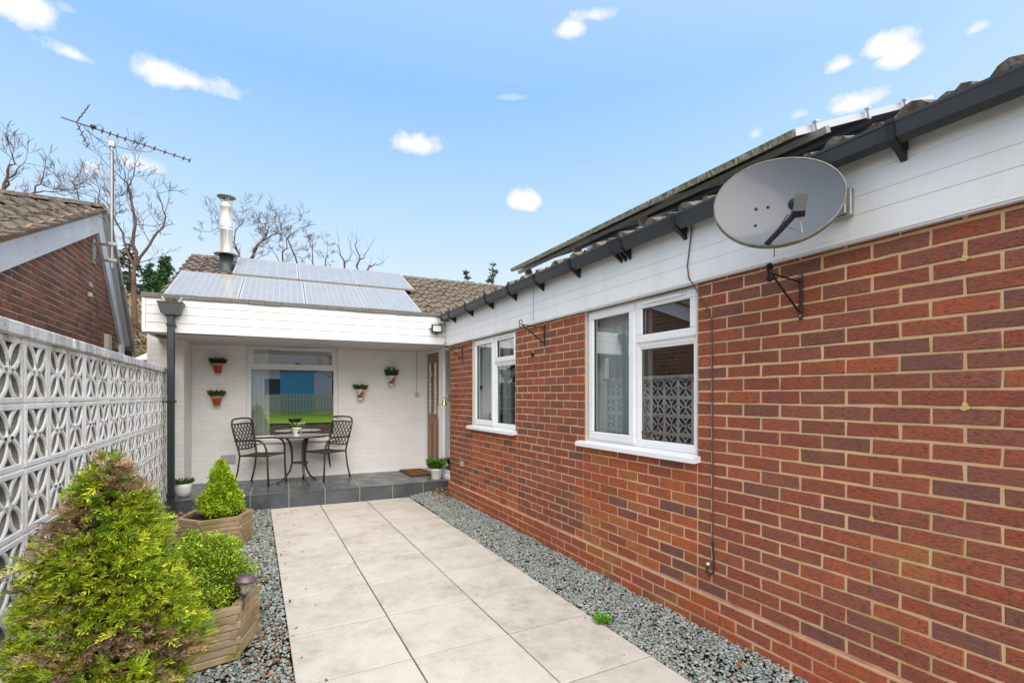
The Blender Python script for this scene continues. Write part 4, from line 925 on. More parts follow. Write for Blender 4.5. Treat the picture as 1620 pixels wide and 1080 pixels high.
# ------------------------------------------------------------------ TV aerial
ax_, ay_ = -1.72, 8.48
ae = thing('tv_aerial', (ax_, ay_, 3.3), 'long horizontal television aerial on a galvanised mast fixed to the neighbouring gable', 'aerial')
m = MB(); m.tube([(ax_, ay_, 3.22), (ax_, ay_, 4.97)], .019, 10); m.build('mast', 'galvanised', ae)
m = MB()
for zz in (3.34, 3.56): m.bar((XG + .01, 8.62, zz), (ax_ + .05, ay_ + .02, zz - .015), .025, .03); m.bar((ax_ - .03, ay_ - .03, zz - .01), (ax_ + .06, ay_ - .03, zz - .015), .012, .04)
m.box(XG + .001, XG + .016, 8.56, 8.68, 3.28, 3.62); m.build('wall_bracket', 'galvanised', ae)
bd = Vector((.907, .421, 0)); bz = 5.045; bo = Vector((ax_, ay_, bz)); side = Vector((-.421, .907, 0))
m = MB(); m.tube([bo - bd * .52, bo + bd * .95], .0075, 6); m.build('boom', 'rust', ae)
m = MB()
for k, t in enumerate((-.20,-.10,-.02, .06, .15, .25, .37, .49, .62, .74, .86, .94)):
    c_ = bo + bd * t
    for sgn in (-1, 1): m.tube([c_ + side * .055 * sgn - Vector((0, 0, .022)) * sgn * .6, c_ - side * .0], .0045, 5)
    m.tube([c_ + Vector((0,0,.03)), c_ - Vector((0,0,.03))], .0045, 5); m.lathe([(0, -.01), (.012, -.01), (.012, .01), (0, .01)], c_, 6)
m.build('directors', 'rust', ae)
m = MB(); c_ = bo - bd * .37
for sgn, up_ in ((1, 1), (-1, -1)):
    tip = c_ - bd * .02 + Vector((0, 0, .26 * up_)) + bd * .14
    m.tube([c_, tip], .006, 5)
    for q in range(4):
        p = c_.lerp(tip, .22 + q * .25); m.tube([p - side * .11, p + side * .11], .004, 5); m.tube([p - Vector((0,0,.03)), p + Vector((0,0,.03))], .004, 4)
m.build('reflector', 'rust', ae)
m = MB(); m.box(bo.x - .21, bo.x - .15, bo.y - .11, bo.y - .06, bz - .005, bz + .035, .006); m.tube([bo - bd * .17 + Vector((0, 0, .02)), bo - bd * .14 + Vector((0, 0, .075)), bo - bd * .10 + Vector((0, 0, .06)), bo - bd * .11 + Vector((0, 0, .01))], .004, 5); m.build('dipole_box', 'black_plastic', ae)
m = MB(); m.tube([bo + bd * -.22 + Vector((0, 0, -.01)), bo + bd * -.20 + Vector((0, 0, -.10)), bo + bd * -.08 + Vector((0, 0, -.14)), Vector((ax_, ay_, 4.92))], .006, 6)
m.tube([Vector((ax_, ay_, 4.90)), bo + bd * .12 + Vector((0, 0, -.14)), bo + bd * .38 + Vector((0, 0, -.09)), bo + bd * .45 + Vector((0, 0, -.06)), bo + bd * .46 + Vector((0, 0, -.005))], .0075, 6)
m.box(ax_ - .035, ax_ + .035, ay_ - .03, ay_ + .03, 4.87, 4.95, .004); m.build('cradle_arm', 'galvanised', ae)
m = MB(); m.tube([bo - bd * .30, bo - bd * .28 + Vector((0, 0, -.05)), bo - bd * .15 + Vector((0, 0, -.13)), Vector((ax_ + .022, ay_ - .015, 4.80)), (ax_ + .024, ay_ - .012, 4.4), (ax_ + .020, ay_ - .016, 3.9), (ax_ + .022, ay_ - .015, 3.6), (ax_ - .1, ay_ + .1, 3.9), (XG + .02, 8.7, 3.98)], .004, 5); m.build('aerial_cable', 'cable_black', ae)

# ------------------------------------------------------------------ satellite dish
DC = Vector((2.15, 1.455, 2.39)); n_ = (camp - DC); n_.normalize()
nrm = Vector((-.80, -.55, .34)).normalized()
xa = Vector((0, 0, 1)).cross(nrm).normalized(); ya_ = nrm.cross(xa); xa, ya_ = xa * math.cos(R(7)) - ya_ * math.sin(R(7)), xa * math.sin(R(7)) + ya_ * math.cos(R(7))
MD = Matrix((xa, ya_, nrm)).transposed()
dish = thing('satellite_dish', (2.5, 1.4, 2.38), 'grey oval satellite dish on the white fascia above the brick wall', 'satellite dish')
m = MB(); m.smooth = True; A_, B_ = .268, .238; vs = []; n = 48; rings = 10
for i in range(rings + 1):
    t = i / rings
    for k in range(n):
        a = 2 * math.pi * k / n; egg = 1 + .05 * math.sin(a); vs.append(DC + MD @ Vector((A_ * t * math.cos(a) * egg, B_ * t * math.sin(a), -.055 * (1 - t * t))))
fs = [(i*n+k, i*n+(k+1) % n, (i+1)*n+(k+1) % n, (i+1)*n+k) for i in range(rings) for k in range(n)]
m.add(vs, fs); m.build('reflector', 'dish_metal', dish)
m = MB(); m.smooth = True; vs = []
for (dr_, dz_) in ((.0, .002), (.006, .0), (.006, -.020), (-.002, -.022), (0, .002)):
    for k in range(n):
        a = 2 * math.pi * k / n; egg = 1 + .05 * math.sin(a); vs.append(DC + MD @ Vector(((A_ + dr_) * math.cos(a) * egg, (B_ + dr_) * math.sin(a), dz_)))
m.add(vs, [(i*n+k, i*n+(k+1) % n, (i+1)*n+(k+1) % n, (i+1)*n+k) for i in range(4) for k in range(n)]); m.build('rim', 'dish_rim', dish)
for (x_, y_) in ((-.085, .0), (-.035, .01), (-.075, -.10)):
    m = MB(); rr = (x_ / A_) ** 2 + (y_ / B_) ** 2; m.lathe([(0, .006), (.006, .005), (.008, 0)], DC + MD @ Vector((x_, y_, -.055 * (1 - rr) + .001)), 8, MD); m.build('bolt', 'black_iron', dish)
arm0 = DC + MD @ Vector((-.02, -.222, -.01)); lnb = DC + MD @ Vector((.10, -.19, .21))
m = MB(); m.tube([arm0 - nrm * .02, arm0.lerp(lnb, .5) + MD @ Vector((0, -.03, 0)), lnb - MD @ Vector((0, .04, 0))], .012, 8); m.build('feed_arm', 'black_plastic', dish)
m = MB(); fwdl = (DC - lnb).normalized(); Ml = fwdl.to_track_quat('Z', 'Y').to_matrix()
m.smooth = True; m.lathe([(0, -.02), (.018, -.02), (.018, .02), (.025, .026), (.025, .045), (.0, .05)], lnb, 14, Ml); m.smooth = False
qq = lnb - fwdl * .03
m.bar(qq + MD @ Vector((.0, -.045, 0)), qq + MD @ Vector((.0, .035, 0)), .044, .04, up=nrm); m.bar(lnb + MD @ Vector((0, -.055, .0)), lnb + MD @ Vector((0, -.02, 0)), .03, .03); m.build('receiver', 'black_plastic', dish)
m = MB(); m.tube([lnb + MD @ Vector((.01, -.05, -.0)), lnb + MD @ Vector((.03, -.12, -.02)), arm0.lerp(lnb, .45) + MD @ Vector((.03, -.0, 0)), arm0.lerp(lnb, .35) + MD @ Vector((.012, .012, 0)), arm0.lerp(lnb, .6) + MD @ Vector((.01, .02, .01)), lnb + MD @ Vector((-.01, -.045, 0))], .0035, 6); m.build('loop_cable', 'cable_grey', dish)
m = MB(); bk = DC - nrm * .09; m.box(2.47, 2.4995, 1.30, 1.40, 2.33, 2.46, .004); m.tube([(2.48, 1.35, 2.42), (2.36, 1.40, 2.42), bk], .02, 8); m.lathe([(0, -.06), (.06, -.06), (.04, -.01), (0, -.01)], bk + nrm * .01, 10, MD)
m.box(2.45, 2.4695, 1.315, 1.385, 2.34, 2.45, .003); m.build('mounting_arm', 'galvanised', dish)
# ------------------------------------------------------------------ hanging basket brackets
def basket_bracket(y, zt, label, arm=.25, zb_=.195, balls=False):
    o = thing('basket_bracket', (XW, y, zt), label, 'wall bracket', 'hanging basket brackets on the brick wall')
    x = XW - .006
    m = MB(); m.box(x - .006, x + .004, y - .008, y + .008, zt - zb_ - .02, zt + .02, .002); m.build('wall_plate', 'black_iron', o)
    m = MB(); tip = Vector((XW - arm, y, zt + .002)); m.tube([(x, y, zt - .02), tip + Vector((.03, 0, -.004)), tip], .0045, 6); m.tube([(x, y, zt - zb_ + .02), (x - .03, y, zt - zb_ + .03), tip + Vector((.02, 0, -.01))], .006, 6)
    pts = [tip]
    for q in range(8): a = q / 7 * 1.6 * math.pi; pts.append(tip + Vector((-.018 * math.sin(a) - .0, 0, .02 - .02 * math.cos(a))))
    m.tube(pts, .0045, 6)
    pts = [tip]
    for q in range(8): a = q / 7 * 1.5 * math.pi; pts.append(tip + Vector((-.014 * math.sin(a), 0, -.015 + .015 * math.cos(a))))
    m.tube(pts, .0045, 6); m.build('scroll_arm', 'black_iron', o)
    if balls:
        for dz in (.03, -.03):
            m = MB(); m.smooth = True; prof = [(.018 * math.sin(math.pi * q / 8), -.018 * math.cos(math.pi * q / 8)) for q in range(9)]; m.lathe(prof, tip + Vector((0, 0, dz)), 12); m.build('finial', 'black_iron', o)
    m = MB()
    for zz in (zt + .008, zt - zb_, zt - zb_ + .025): m.lathe([(0, .004), (.005, .003), (.006, 0)], (x - .006, y, zz), 8, Matrix(((0, 0, -1), (0, 1, 0), (1, 0, 0))))
    m.build('screws', 'galvanised', o)
basket_bracket(1.571, 2.095, 'black basket bracket with two round finials, just below the satellite dish', .26, balls=True)
basket_bracket(4.13, 2.165, 'black hanging basket bracket on the brick between the two windows', .27, .18)
basket_bracket(6.279, 2.150, 'black hanging basket bracket on the brick next to the front door', .25, .18)
m = MB(); m.lathe([(0, 0), (.02, 0), (.02, .01), (.012, .012)], (XW - .01, 4.35, 1.90), 10, Matrix(((0, 0, -1), (0, 1, 0), (1, 0, 0)))); m.tube([(XW, 4.35, 1.90), (XW - .02, 4.35, 1.90), (XW - .025, 4.35, 1.915)], .004, 6)
m.build('wall_hook', 'black_iron', label='small round iron hook in the brick below the middle bracket', cat='hook')
# cable down the wall
m = MB(); pts = [(2.45, 2.262, 2.60), (2.49, 2.262, 2.56), (2.492, 2.30, 2.33), (2.492, 2.29, 2.25), (2.50, 2.24, 2.17), (2.512, 2.17, 2.05), (XW - .004, 2.135, 1.95), (XW - .004, 2.134, 1.74)]
m.tube(pts, .0045, 6); m.tube([(XW - .004, 2.134, 1.74), (XW - .004, 2.130, 1.1), (XW - .004, 2.128, .8), (XW - .005, 2.13, .58)], .0048, 6); cbm = m
m.mi = 1; m.tube([(XW - .005, 2.13, .58), (XW - .006, 2.120, .45), (XW - .008, 2.122, .39), (XW - .012, 2.14, .368), (XW - .012, 2.165, .375), (XW - .01, 2.17, .41)], .006, 6)
m.mi = 2; m.lathe([(0, 0), (.010, .0), (.010, .012), (0, .014)], (XW - .002, 2.162, .43), 8, Matrix(((0, 0, -1), (0, 1, 0), (1, 0, 0)))); m.build('wall_cable', ['cable_red', 'cable_black', 'white_plastic'], label='thin dark cable hanging down the brick wall beside the large window', cat='cable')
m = MB(); m.tube([(2.5, 1.86, 2.62), (2.42, 1.82, 2.665), (2.36, 1.80, 2.66), (2.33, 1.79, 2.60), (2.34, 1.78, 2.54)], .0055, 6)
m.build('gutter_cable', 'cable_grey', label='short grey cable looped over the gutter behind the dish', cat='cable')
# security light
m0 = thing('security_light', TB((2.37, -.15, 2.46)), 'small black floodlight with sensor on the white porch fascia', 'floodlight')
m = MB(TB); m.box(2.292, 2.448, -.215, -.175, 2.396, 2.514, .004); m.box(2.35, 2.39, -.18, -.141, 2.42, 2.47); m.box(2.265, 2.30, -.19, -.17, 2.44, 2.455); m.build('housing', 'black_plastic', m0)
m = MB(TB); m.box(2.31, 2.43, -.218, -.214, 2.414, 2.496); m.build('lens', 'lens_white', m0)
m = MB(TB); m.box(2.35, 2.385, -.21, -.17, 2.37, 2.405, .006); m.build('sensor', 'black_plastic', m0)
m = MB(TB); m.box(2.41, 2.475, -.205, -.146, 2.535, 2.62, .005); m.tube([(2.44, -.19, 2.45), (2.465, -.19, 2.43), (2.475, -.18, 2.46), (2.475, -.17, 2.54)], .004, 6); m.build('junction_box', 'cream_plastic', m0)
# brass bell
o = thing('door_bell', (2.47, 6.85, 1.40), 'small brass hanging bell on a wall bracket at the door corner', 'bell')
m = MB(); m.smooth = True; m.lathe([(0, .052), (.016, .05), (.022, .035), (.026, 0), (.034, -.03), (.043, -.042), (.043, -.047), (.036, -.044), (.02, -.01), (0, .02)], (2.47, 6.85, 1.39), 20); m.build('bell', 'brass', o)
m = MB(); m.tube([(2.47, 6.85, 1.44), (2.468, 6.85, 1.47), (2.478, 6.85, 1.49), (2.50, 6.83, 1.47), (2.525, 6.80, 1.46)], .005, 6); m.box(2.512, 2.5285, 6.77, 6.83, 1.40, 1.50, .003); m.tube([(2.47, 6.85, 1.36), (2.47, 6.85, 1.325)], .004, 6); m.lathe([(0, .008), (.008, 0), (0, -.008)], (2.47, 6.85, 1.325), 8); m.build('bracket', 'brass', o)

# ------------------------------------------------------------------ porch furniture
def chair(loc, rz, label):
    o = thing('bistro_chair', loc, label, 'chair', 'metal bistro chairs', rz=rz)
    def B(m, nm, mat='bronze_metal'): return m.build(nm, mat, o, local=True)
    for sy in (-1, 1):
        m = MB(); m.smooth = True; m.tube([(.235, .225 * sy, 0), (.222, .222 * sy, .2), (.215, .222 * sy, .42), (.205, .236 * sy, .53), (.175, .243 * sy, .605), (.11, .246 * sy, .645), (.0, .246 * sy, .65), (-.12, .24 * sy, .645), (-.27, .232 * sy, .64)], [.014, .013, .0135, .014, .015, .016, .015, .013, .011], 8); B(m, 'arm_leg')
        m = MB(); m.smooth = True; m.tube([(-.30, .20 * sy, 0), (-.245, .197 * sy, .2), (-.215, .195 * sy, .42), (-.235, .205 * sy, .55)], .012, 8); B(m, 'leg')
    bx = lambda z: -.215 - (z - .42) * .20
    m = MB(); m.smooth = True; L_ = [(bx(.42), -.195, .42), (bx(.55), -.205, .55), (bx(.75), -.235, .75), (bx(.86), -.242, .86), (bx(.92), -.22, .92), (bx(.945), -.17, .945), (bx(.95), 0, .952)]
    m.tube(L_ + [(p[0], -p[1], p[2]) for p in L_[-2::-1]], .0125, 8); B(m, 'back_frame')
    m = MB(); m.tube([(bx(.87), -.236, .87), (bx(.875), 0, .878), (bx(.87), .236, .87)], .009, 6); m.tube([(bx(.52), -.20, .52), (bx(.505), 0, .505), (bx(.52), .20, .52)], .009, 6)
    hw = lambda z: .2 + (z - .52) / .35 * .036
    nL = 7
    for k in range(-nL, nL + 1):
        for sg in (-1, 1):
            pts = []
            for q in range(9):
                z = .51 + .365 * q / 8; y = k * .072 + sg * (z - .69) * .72
                if abs(y) <= hw(z) + .003: pts.append((bx(z), y, z))
            if len(pts) > 1: m.tube(pts, .0062, 4)
    B(m, 'back_lattice')
    m = MB(); m.tube([(.215, -.222, .425), (.225, 0, .43), (.215, .222, .425), (-.21, .2, .42), (-.215, 0, .415), (-.21, -.2, .42), (.215, -.222, .425)], .011, 6)
    B(m, 'seat_frame')
    m = MB()
    for k in range(-9, 10):
        for sg in (-1, 1):
            pts = []
            for q in range(11):
                x = -.20 + .41 * q / 10; y = k * .05 + sg * x * .9; lim = .2 + (x + .2) / .41 * .02
                if abs(y) < lim: pts.append((x, y, .42 - .014 * (1 - (x / .21) ** 2) * (1 - (y / .22) ** 2)))
            if len(pts) > 1: m.tube(pts, .0085, 4, False)
    B(m, 'seat_lattice'); return o
c0 = chair((.105, 8.055, .2), R(-33), 'dark metal lattice chair on the left of the bistro table')
c1 = chair((.985, 8.085, .2), R(214), 'dark metal lattice chair on the right of the bistro table')
tb = thing('bistro_table', (.60, 7.90, .2), 'small round dark metal bistro table with three curved legs', 'table')
m = MB(); m.smooth = False; m.lathe([(0, .70), (.345, .70), (.36, .694), (.364, .682), (.355, .672), (.33, .676), (0, .676)], (0, 0, 0), 48); m.build('table_top', 'bronze_metal', tb, local=True)
m = MB(); m.lathe([(.095, .285), (.115, .285), (.115, .30), (.095, .30), (.095, .285)], (0, 0, 0), 24); m.lathe([(0, .289), (.1, .289), (.1, .294), (0, .294)], (0, 0, 0), 16); m.build('shelf_ring', 'bronze_metal', tb, local=True)
for k, a in enumerate((R(178), R(286), R(42))):
    pr_ = [(.26, .672), (.20, .665), (.145, .62), (.115, .52), (.105, .40), (.108, .29), (.135, .18), (.20, .08), (.265, .03), (.295, .012)]
    m = MB(); m.smooth = True; m.tube([(r_ * math.cos(a), r_ * math.sin(a), z_) for r_, z_ in pr_], [.012, .014, .016, .017, .016, .015, .014, .013, .013, .014], 8); m.lathe([(0, .0), (.018, .004), (.02, .016), (.01, .028), (0, .03)], (.298 * math.cos(a), .298 * math.sin(a), 0), 10); m.build('leg', 'bronze_metal', tb, local=True)
m = MB(TB); m.box(-.33, .33, -.2, .2, 0, 0)  # placeholder geometry not linked
o = thing('doormat', (2.40, 7.98, .2), 'brown coir doormat with dark edge at the front door', 'doormat')
m = MB(); m.add([(x, y, z) for z in (.2, .214) for (x, y) in ((2.19, 8.36), (2.19, 7.62), (2.56, 7.62), (2.60, 8.33))], [(3,2,1,0),(4,5,6,7),(0,1,5,4),(1,2,6,5),(2,3,7,6),(3,0,4,7)]); m.build('rubber_edge', 'black_plastic', o, recalc=True)
m = MB(); m.add([(x, y, z) for z in (.2145, .222) for (x, y) in ((2.21, 8.33), (2.21, 7.645), (2.54, 7.645), (2.575, 8.305))], [(3,2,1,0),(4,5,6,7),(0,1,5,4),(1,2,6,5),(2,3,7,6),(3,0,4,7)]); m.build('coir_pile', 'coir', o, recalc=True)

# ------------------------------------------------------------------ plants
def tuft(c, n, rad, hgt, pal, Lr=(.03, .07), wr=.25, spread=.9, zj=.03, mat='foliage'):
    a = rng.uniform(0, 2*np.pi, n); r_ = rad * np.sqrt(rng.random(n)); X = np.cos(a) * r_; Y = np.sin(a) * r_; zz = rng.random(n) * hgt
    P = np.stack([c[0] + X * (1 + zz / max(hgt, .01) * spread * .6), c[1] + Y * (1 + zz / max(hgt, .01) * spread * .6), c[2] + zz], 1)
    D = unit(np.stack([np.cos(a) * spread + rng.normal(0, .35, n), np.sin(a) * spread + rng.normal(0, .35, n), rng.uniform(.2, 1.3, n)], 1)); Wd = unit(np.cross(D, rng.normal(0, 1, (n, 3))))
    Ln = rng.uniform(*Lr, n); C = np.array(pal)[rng.integers(0, len(pal), n)] * rng.uniform(.65, 1.25, (n, 1)); return leaves(P, D, Wd, Ln, Ln * wr, C)
GR = [(.06,.12,.02),(.09,.17,.03),(.12,.20,.04),(.045,.09,.02)]
def plantpot(name, c, prof, mat, label, cat, tf, group=None, n=24, extra=None):
    o = thing(name, c, label, cat, group)
    m = MB(); m.smooth = True; m.lathe(prof, c, n); m.build('pot', mat, o)
    ri = prof[-1][0]; m = MB(); m.lathe([(0, prof[-1][1] + .0), (ri + .002, prof[-1][1])], c, 16); m.build('soil', 'soil', o)
    npobj('plant', npmesh('plant', *tf, 'foliage'), o); return o
c = TB((-.86, .27, .2)); c = Vector((-.80, 7.50, .2))
plantpot('potted_plant', c, [(0, .0), (.05, .0), (.07, .012), (.088, .06), (.094, .12), (.093, .165), (.087, .165), (.085, .15)], 'white_pot', 'round white pot with a low green plant at the left end of the porch step', 'potted plant', tuft(c + Vector((0, 0, .15)), 420, .075, .05, GR, (.025, .06)))
c = Vector((2.49, 7.27, .2))
plantpot('potted_plant', c, [(0, 0), (.068, 0), (.070, .004), (.086, .13), (.092, .135), (.092, .16), (.084, .16), (.082, .145)], 'white_pot', 'tapered white pot with leafy green plant beside the front door', 'potted plant', tuft(c + Vector((0, 0, .15)), 380, .085, .13, [(.08,.18,.02),(.12,.24,.03),(.16,.30,.05),(.06,.13,.02)], (.04, .07), .55))
# table pot with printed flower
def facecol(o, fn):
    me = o.data; at = me.attributes['col'].data; r0 = ROOT[o.name]
    for p in me.polygons: at[p.index].color = (*fn(p.center + r0), 1)
c = Vector((.60, 7.86, .9)); c = Vector((.545, 7.70, .9))
o = thing('table_planter', c, 'white pot with a purple flower print and pale blooms on the bistro table', 'potted plant')
prof = [(.0, 0), (.045, 0)] + [(.045 + .018 * q / 9, .10 * q / 9) for q in range(10)] + [(.070, .102), (.071, .128), (.065, .128), (.063, .12)]
m = MB(); m.smooth = True; m.lathe(prof, c, 40); po = m.build('pot', 'attr_gloss', o)
def pf(p):
    q = p - c; ang = math.atan2(q.y, q.x); 
    for (a0, z0, rr, cl) in ((-1.15, .062, .016, (.05, .02, .09)), (-1.3, .045, .012, (.10, .05, .16)), (-1.0, .05, .012, (.04, .02, .08)), (-1.12, .08, .010, (.16, .08, .22)), (-2.0, .06, .010, (.45, .42, .55)), (-2.35, .045, .01, (.4, .38, .5))):
        if math.hypot((ang - a0) * .055, q.z - z0) < rr: return cl
    return (.70, .70, .66) if q.z < .1 else (.72, .73, .68)
facecol(po, pf)
m = MB(); m.lathe([(0, .12), (.064, .12)], c, 16); m.build('soil', 'soil', o)
l1 = tuft(c + Vector((0, 0, .115)), 260, .06, .05, GR + [(.2,.3,.05)], (.025, .045), .5); l2 = tuft(c + Vector((0, 0, .14)), 60, .06, .05, [(.75,.75,.62),(.6,.62,.3)], (.018, .028), .9)
npobj('plant', npmesh('plant', *merge([l1, l2]), 'foliage'), o)
# wall pots
def wallpot(s, ztop, h, rt, rb, label, fn, tf_pal, th=.06, tall=False):
    c = TB((s, 1.265 - rt - .004, ztop - h)); o = thing('wall_pot', c, label, 'wall pot', 'pots hung on the white porch wall')
    prof = [(0, 0), (rb, 0)] + [(rb + (rt - rb) * q / 12, h * q / 12) for q in range(13)] + [(rt + .004, h + .001), (rt + .004, h + .012), (rt - .006, h + .012), (rt - .008, h)]
    m = MB(); m.smooth = True; m.lathe(prof, c, 40); po = m.build('pot', 'attr_gloss', o); facecol(po, lambda p: fn(p - c, h))
    m = MB(); m.lathe([(0, h), (rt - .006, h)], c, 16); m.build('soil', 'soil', o)
    m = MB(TB); m.box(s - .012, s + .012, 1.262, 1.2685, ztop - h * .4, ztop + .02); m.build('hanger', 'black_iron', o)
    l = [tuft(c + Vector((0, 0, h)), 520, rt, th, tf_pal, (.03, .06), .3)]
    if tall: l.append(tuft(c + Vector((0, 0, h + .05)), 40, rt * .6, .09, tf_pal, (.03, .07), .3))
    npobj('plant', npmesh('plant', *merge(l), 'foliage'), o)
def redpot(q, h):
    if q.z > h * .86: return (.42, .33, .14)
    if q.z < h * .09: return (.12, .22, .05)
    a = math.atan2(q.y, q.x)
    for (a0, z0, rr) in ((-1.75, .5, .022), (-1.35, .62, .012), (-2.1, .35, .012), (-1.5, .3, .01)):
        if math.hypot((a - a0) * .055, q.z - z0 * h) < rr: return (.14, .03, .02) if (int(q.z * 300) % 2) else (.35, .13, .03)
    return (.52, .035, .025)
def flowerpot(q, h):
    a = math.atan2(q.y, q.x)
    if q.z > h * .97: return (.72, .72, .70)
    for (a0, z0, rr, cl) in ((-1.25, .60, .030, (.62, .07, .03)), (-1.15, .82, .02, (.70, .22, .05)), (-1.9, .38, .026, (.04, .07, .22)), (-2.3, .5, .014, (.10, .18, .10)), (-1.1, .28, .02, (.55, .28, .05)), (-2.3, .75, .018, (.45, .42, .15)), (-1.7, .72, .012, (.10, .22, .06)), (-2.5, .25, .02, (.12, .2, .12)), (-.9, .15, .014, (.2, .3, .1))):
        if math.hypot((a - a0) * .05, q.z - z0 * h) < rr: return cl
    return (.72, .71, .68)
DG = [(.03,.055,.02),(.05,.08,.03),(.07,.05,.045),(.10,.11,.08)]
wallpot(-.53, 1.945, .135, .068, .042, 'upper red painted wall pot with dark foliage left of the porch window', redpot, DG)
wallpot(-.545, 1.465, .13, .068, .042, 'lower red painted wall pot with green plant left of the porch window', redpot, GR, .07)
wallpot(1.485, 1.575, .165, .072, .048, 'lower white flower-painted wall pot right of the porch window', flowerpot, GR, .06)
wallpot(1.99, 1.805, .165, .072, .048, 'upper white flower-painted wall pot with taller stems nearest the front door', flowerpot, GR, .09, True)
c = Vector((2.635, 2.76, 1.105))
o = thing('sill_pot', c, 'blue and white patterned pot with a small plant inside the larger window', 'potted plant')
m = MB(); m.smooth = True; m.lathe([(0, 0), (.035, 0)] + [(.035 + .014 * q / 9, .07 * q / 9) for q in range(10)] + [(.045, .068)], c, 32); po = m.build('pot', 'attr_gloss', o)
facecol(po, lambda p: (.05, .10, .35) if (math.sin((p.z - c.z) * 260) + math.sin(math.atan2(p.y - c.y, p.x - c.x) * 9)) > .6 else (.72, .74, .76))
npobj('plant', npmesh('plant', *tuft(c + Vector((0, 0, .065)), 120, .04, .04, [(.30,.12,.07),(.20,.10,.05),(.12,.18,.05)], (.02, .045), .5), 'foliage'), o)
# weed
l = tuft(Vector((2.02, 2.577, .0)), 260, .035, .035, [(.14,.34,.03),(.20,.42,.05),(.09,.24,.02)], (.015, .03), .8)
npobj('weed', npmesh('weed', *l, 'foliage'), label='small bright green weed growing in the chippings at the path edge', cat='weed')

# hexagonal planters
def planter(cx, cy, ang, side, layers, lh, label):
    o = thing('wooden_planter', (cx, cy, 0), label, 'planter', 'hexagonal timber planters on the left gravel')
    z = -.0; th = .045
    for k in range(layers):
        for e in range(6):
            a0 = ang + e * math.pi / 3; a1 = a0 + math.pi / 3
            P0 = Vector((cx + side * math.cos(a0), cy + side * math.sin(a0), 0)); P1 = Vector((cx + side * math.cos(a1), cy + side * math.sin(a1), 0))
            d = (P1 - P0).normalized(); nrm_ = Vector((math.cos((a0 + a1) / 2), math.sin((a0 + a1) / 2), 0))
            ext = .018 if (k + e) % 2 else -.028
            Q0 = P0 - d * ext; Q1 = P1 + d * ext; j = random.uniform(-.002, .002)
            m = MB(); t = random.uniform(.75, 1.2); dk = random.random() < .2; m.cc = (t, t * random.uniform(.95, 1.02), t * random.uniform(.88, 1))
            z0, z1 = z + k * lh + .0015, z + (k + 1) * lh - .0015; ch = .004
            def fr(p, o_, zz): return p - nrm_ * (o_ - j) + Vector((0, 0, zz))
            vs = []
            for p in (Q0, Q1):
                vs += [fr(p, 0, z0 + ch), fr(p, 0, z1 - ch), fr(p, ch, z1), fr(p, th - ch, z1), fr(p, th, z1 - ch), fr(p, th, z0 + ch), fr(p, th - ch, z0), fr(p, ch, z0)]
            m.add(vs, [tuple(range(8)), tuple(range(8, 16))[::-1]] + [(q, (q + 1) % 8, 8 + (q + 1) % 8, 8 + q) for q in range(8)])
            m.build('board', 'wood_planter', o, recalc=True)
    m = MB(); m.add([(cx + (side - .04) * math.cos(ang + e * math.pi / 3), cy + (side - .04) * math.sin(ang + e * math.pi / 3), layers * lh - .035) for e in range(6)], [tuple(range(6))]); m.build('soil', 'soil', o)
    return o
planter(-.305, 3.42, R(-49), .335, 7, .0425, 'nearer hexagonal timber planter holding the round box bush')
planter(-.345, 5.78, R(-49), .335, 7, .0425, 'farther hexagonal timber planter holding the small cone conifer by the step')

def crown_pts(n, fn_r, z0, z1, cx, cy, inner=.5, lump=.12, seed=0, powr=.5):
    r1 = np.random.default_rng(seed); ph = r1.uniform(0, 6.28, 12); fr_ = r1.integers(2, 9, 12); fz = r1.uniform(4, 22, 12)
    z = z0 + (z1 - z0) * r1.random(n * 3); R_ = fn_r(z); keep = r1.random(n * 3) < R_ / R_.max(); z = z[keep][:n]; R_ = R_[keep][:n]; n = len(z)
    a = r1.uniform(0, 2*np.pi, n); lumpv = np.zeros(n)
    for k in range(12): lumpv += np.sin(a * fr_[k] + z * fz[k] + ph[k])
    lumpv = lumpv / 3.5
    rr = R_ * (1 + lump * lumpv) * (inner + (1 - inner) * r1.random(n) ** powr)
    P = np.stack([cx + np.cos(a) * rr, cy + np.sin(a) * rr, z], 1); out = np.stack([np.cos(a), np.sin(a), np.zeros(n)], 1)
    return P, out, rr / R_, lumpv, r1
# box bush: many small oval leaves
def boxbush(cx, cy, z0, z1, rad, n, pal, seed, cone=False, size=(.011, .02), lump=.10, inner=.55):
    if cone: fr_ = lambda z: rad * np.clip((z1 - z) / (z1 - z0), 0, 1) ** .75 * np.clip((z - z0) / (z1 - z0) * 8 + .55, 0, 1)
    else: fr_ = lambda z: rad * np.sqrt(np.clip(1 - ((z - (z0 + z1) / 2) / ((z1 - z0) / 2)) ** 2, 0.02, 1)) ** .7
    P, out, dep, lm, r1 = crown_pts(n, fr_, z0, z1, cx, cy, inner, lump, seed); n = len(P)
    D = unit(out * .9 + r1.normal(0, .55, (n, 3)) + np.array([0, 0, .55])); Wd = unit(np.cross(D, r1.normal(0, 1, (n, 3))))
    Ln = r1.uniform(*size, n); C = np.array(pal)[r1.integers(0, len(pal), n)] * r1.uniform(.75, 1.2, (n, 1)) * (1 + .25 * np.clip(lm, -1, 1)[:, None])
    return leaves(P, D, Wd, Ln, Ln * .55, C)
YG = [(.27,.40,.02),(.35,.50,.03),(.18,.31,.02),(.44,.54,.05),(.12,.22,.02)]
o = thing('box_bush', (-.27, 3.45, .27), 'round bright green box bush with small leaves in the nearer planter', 'bush')
m = MB()
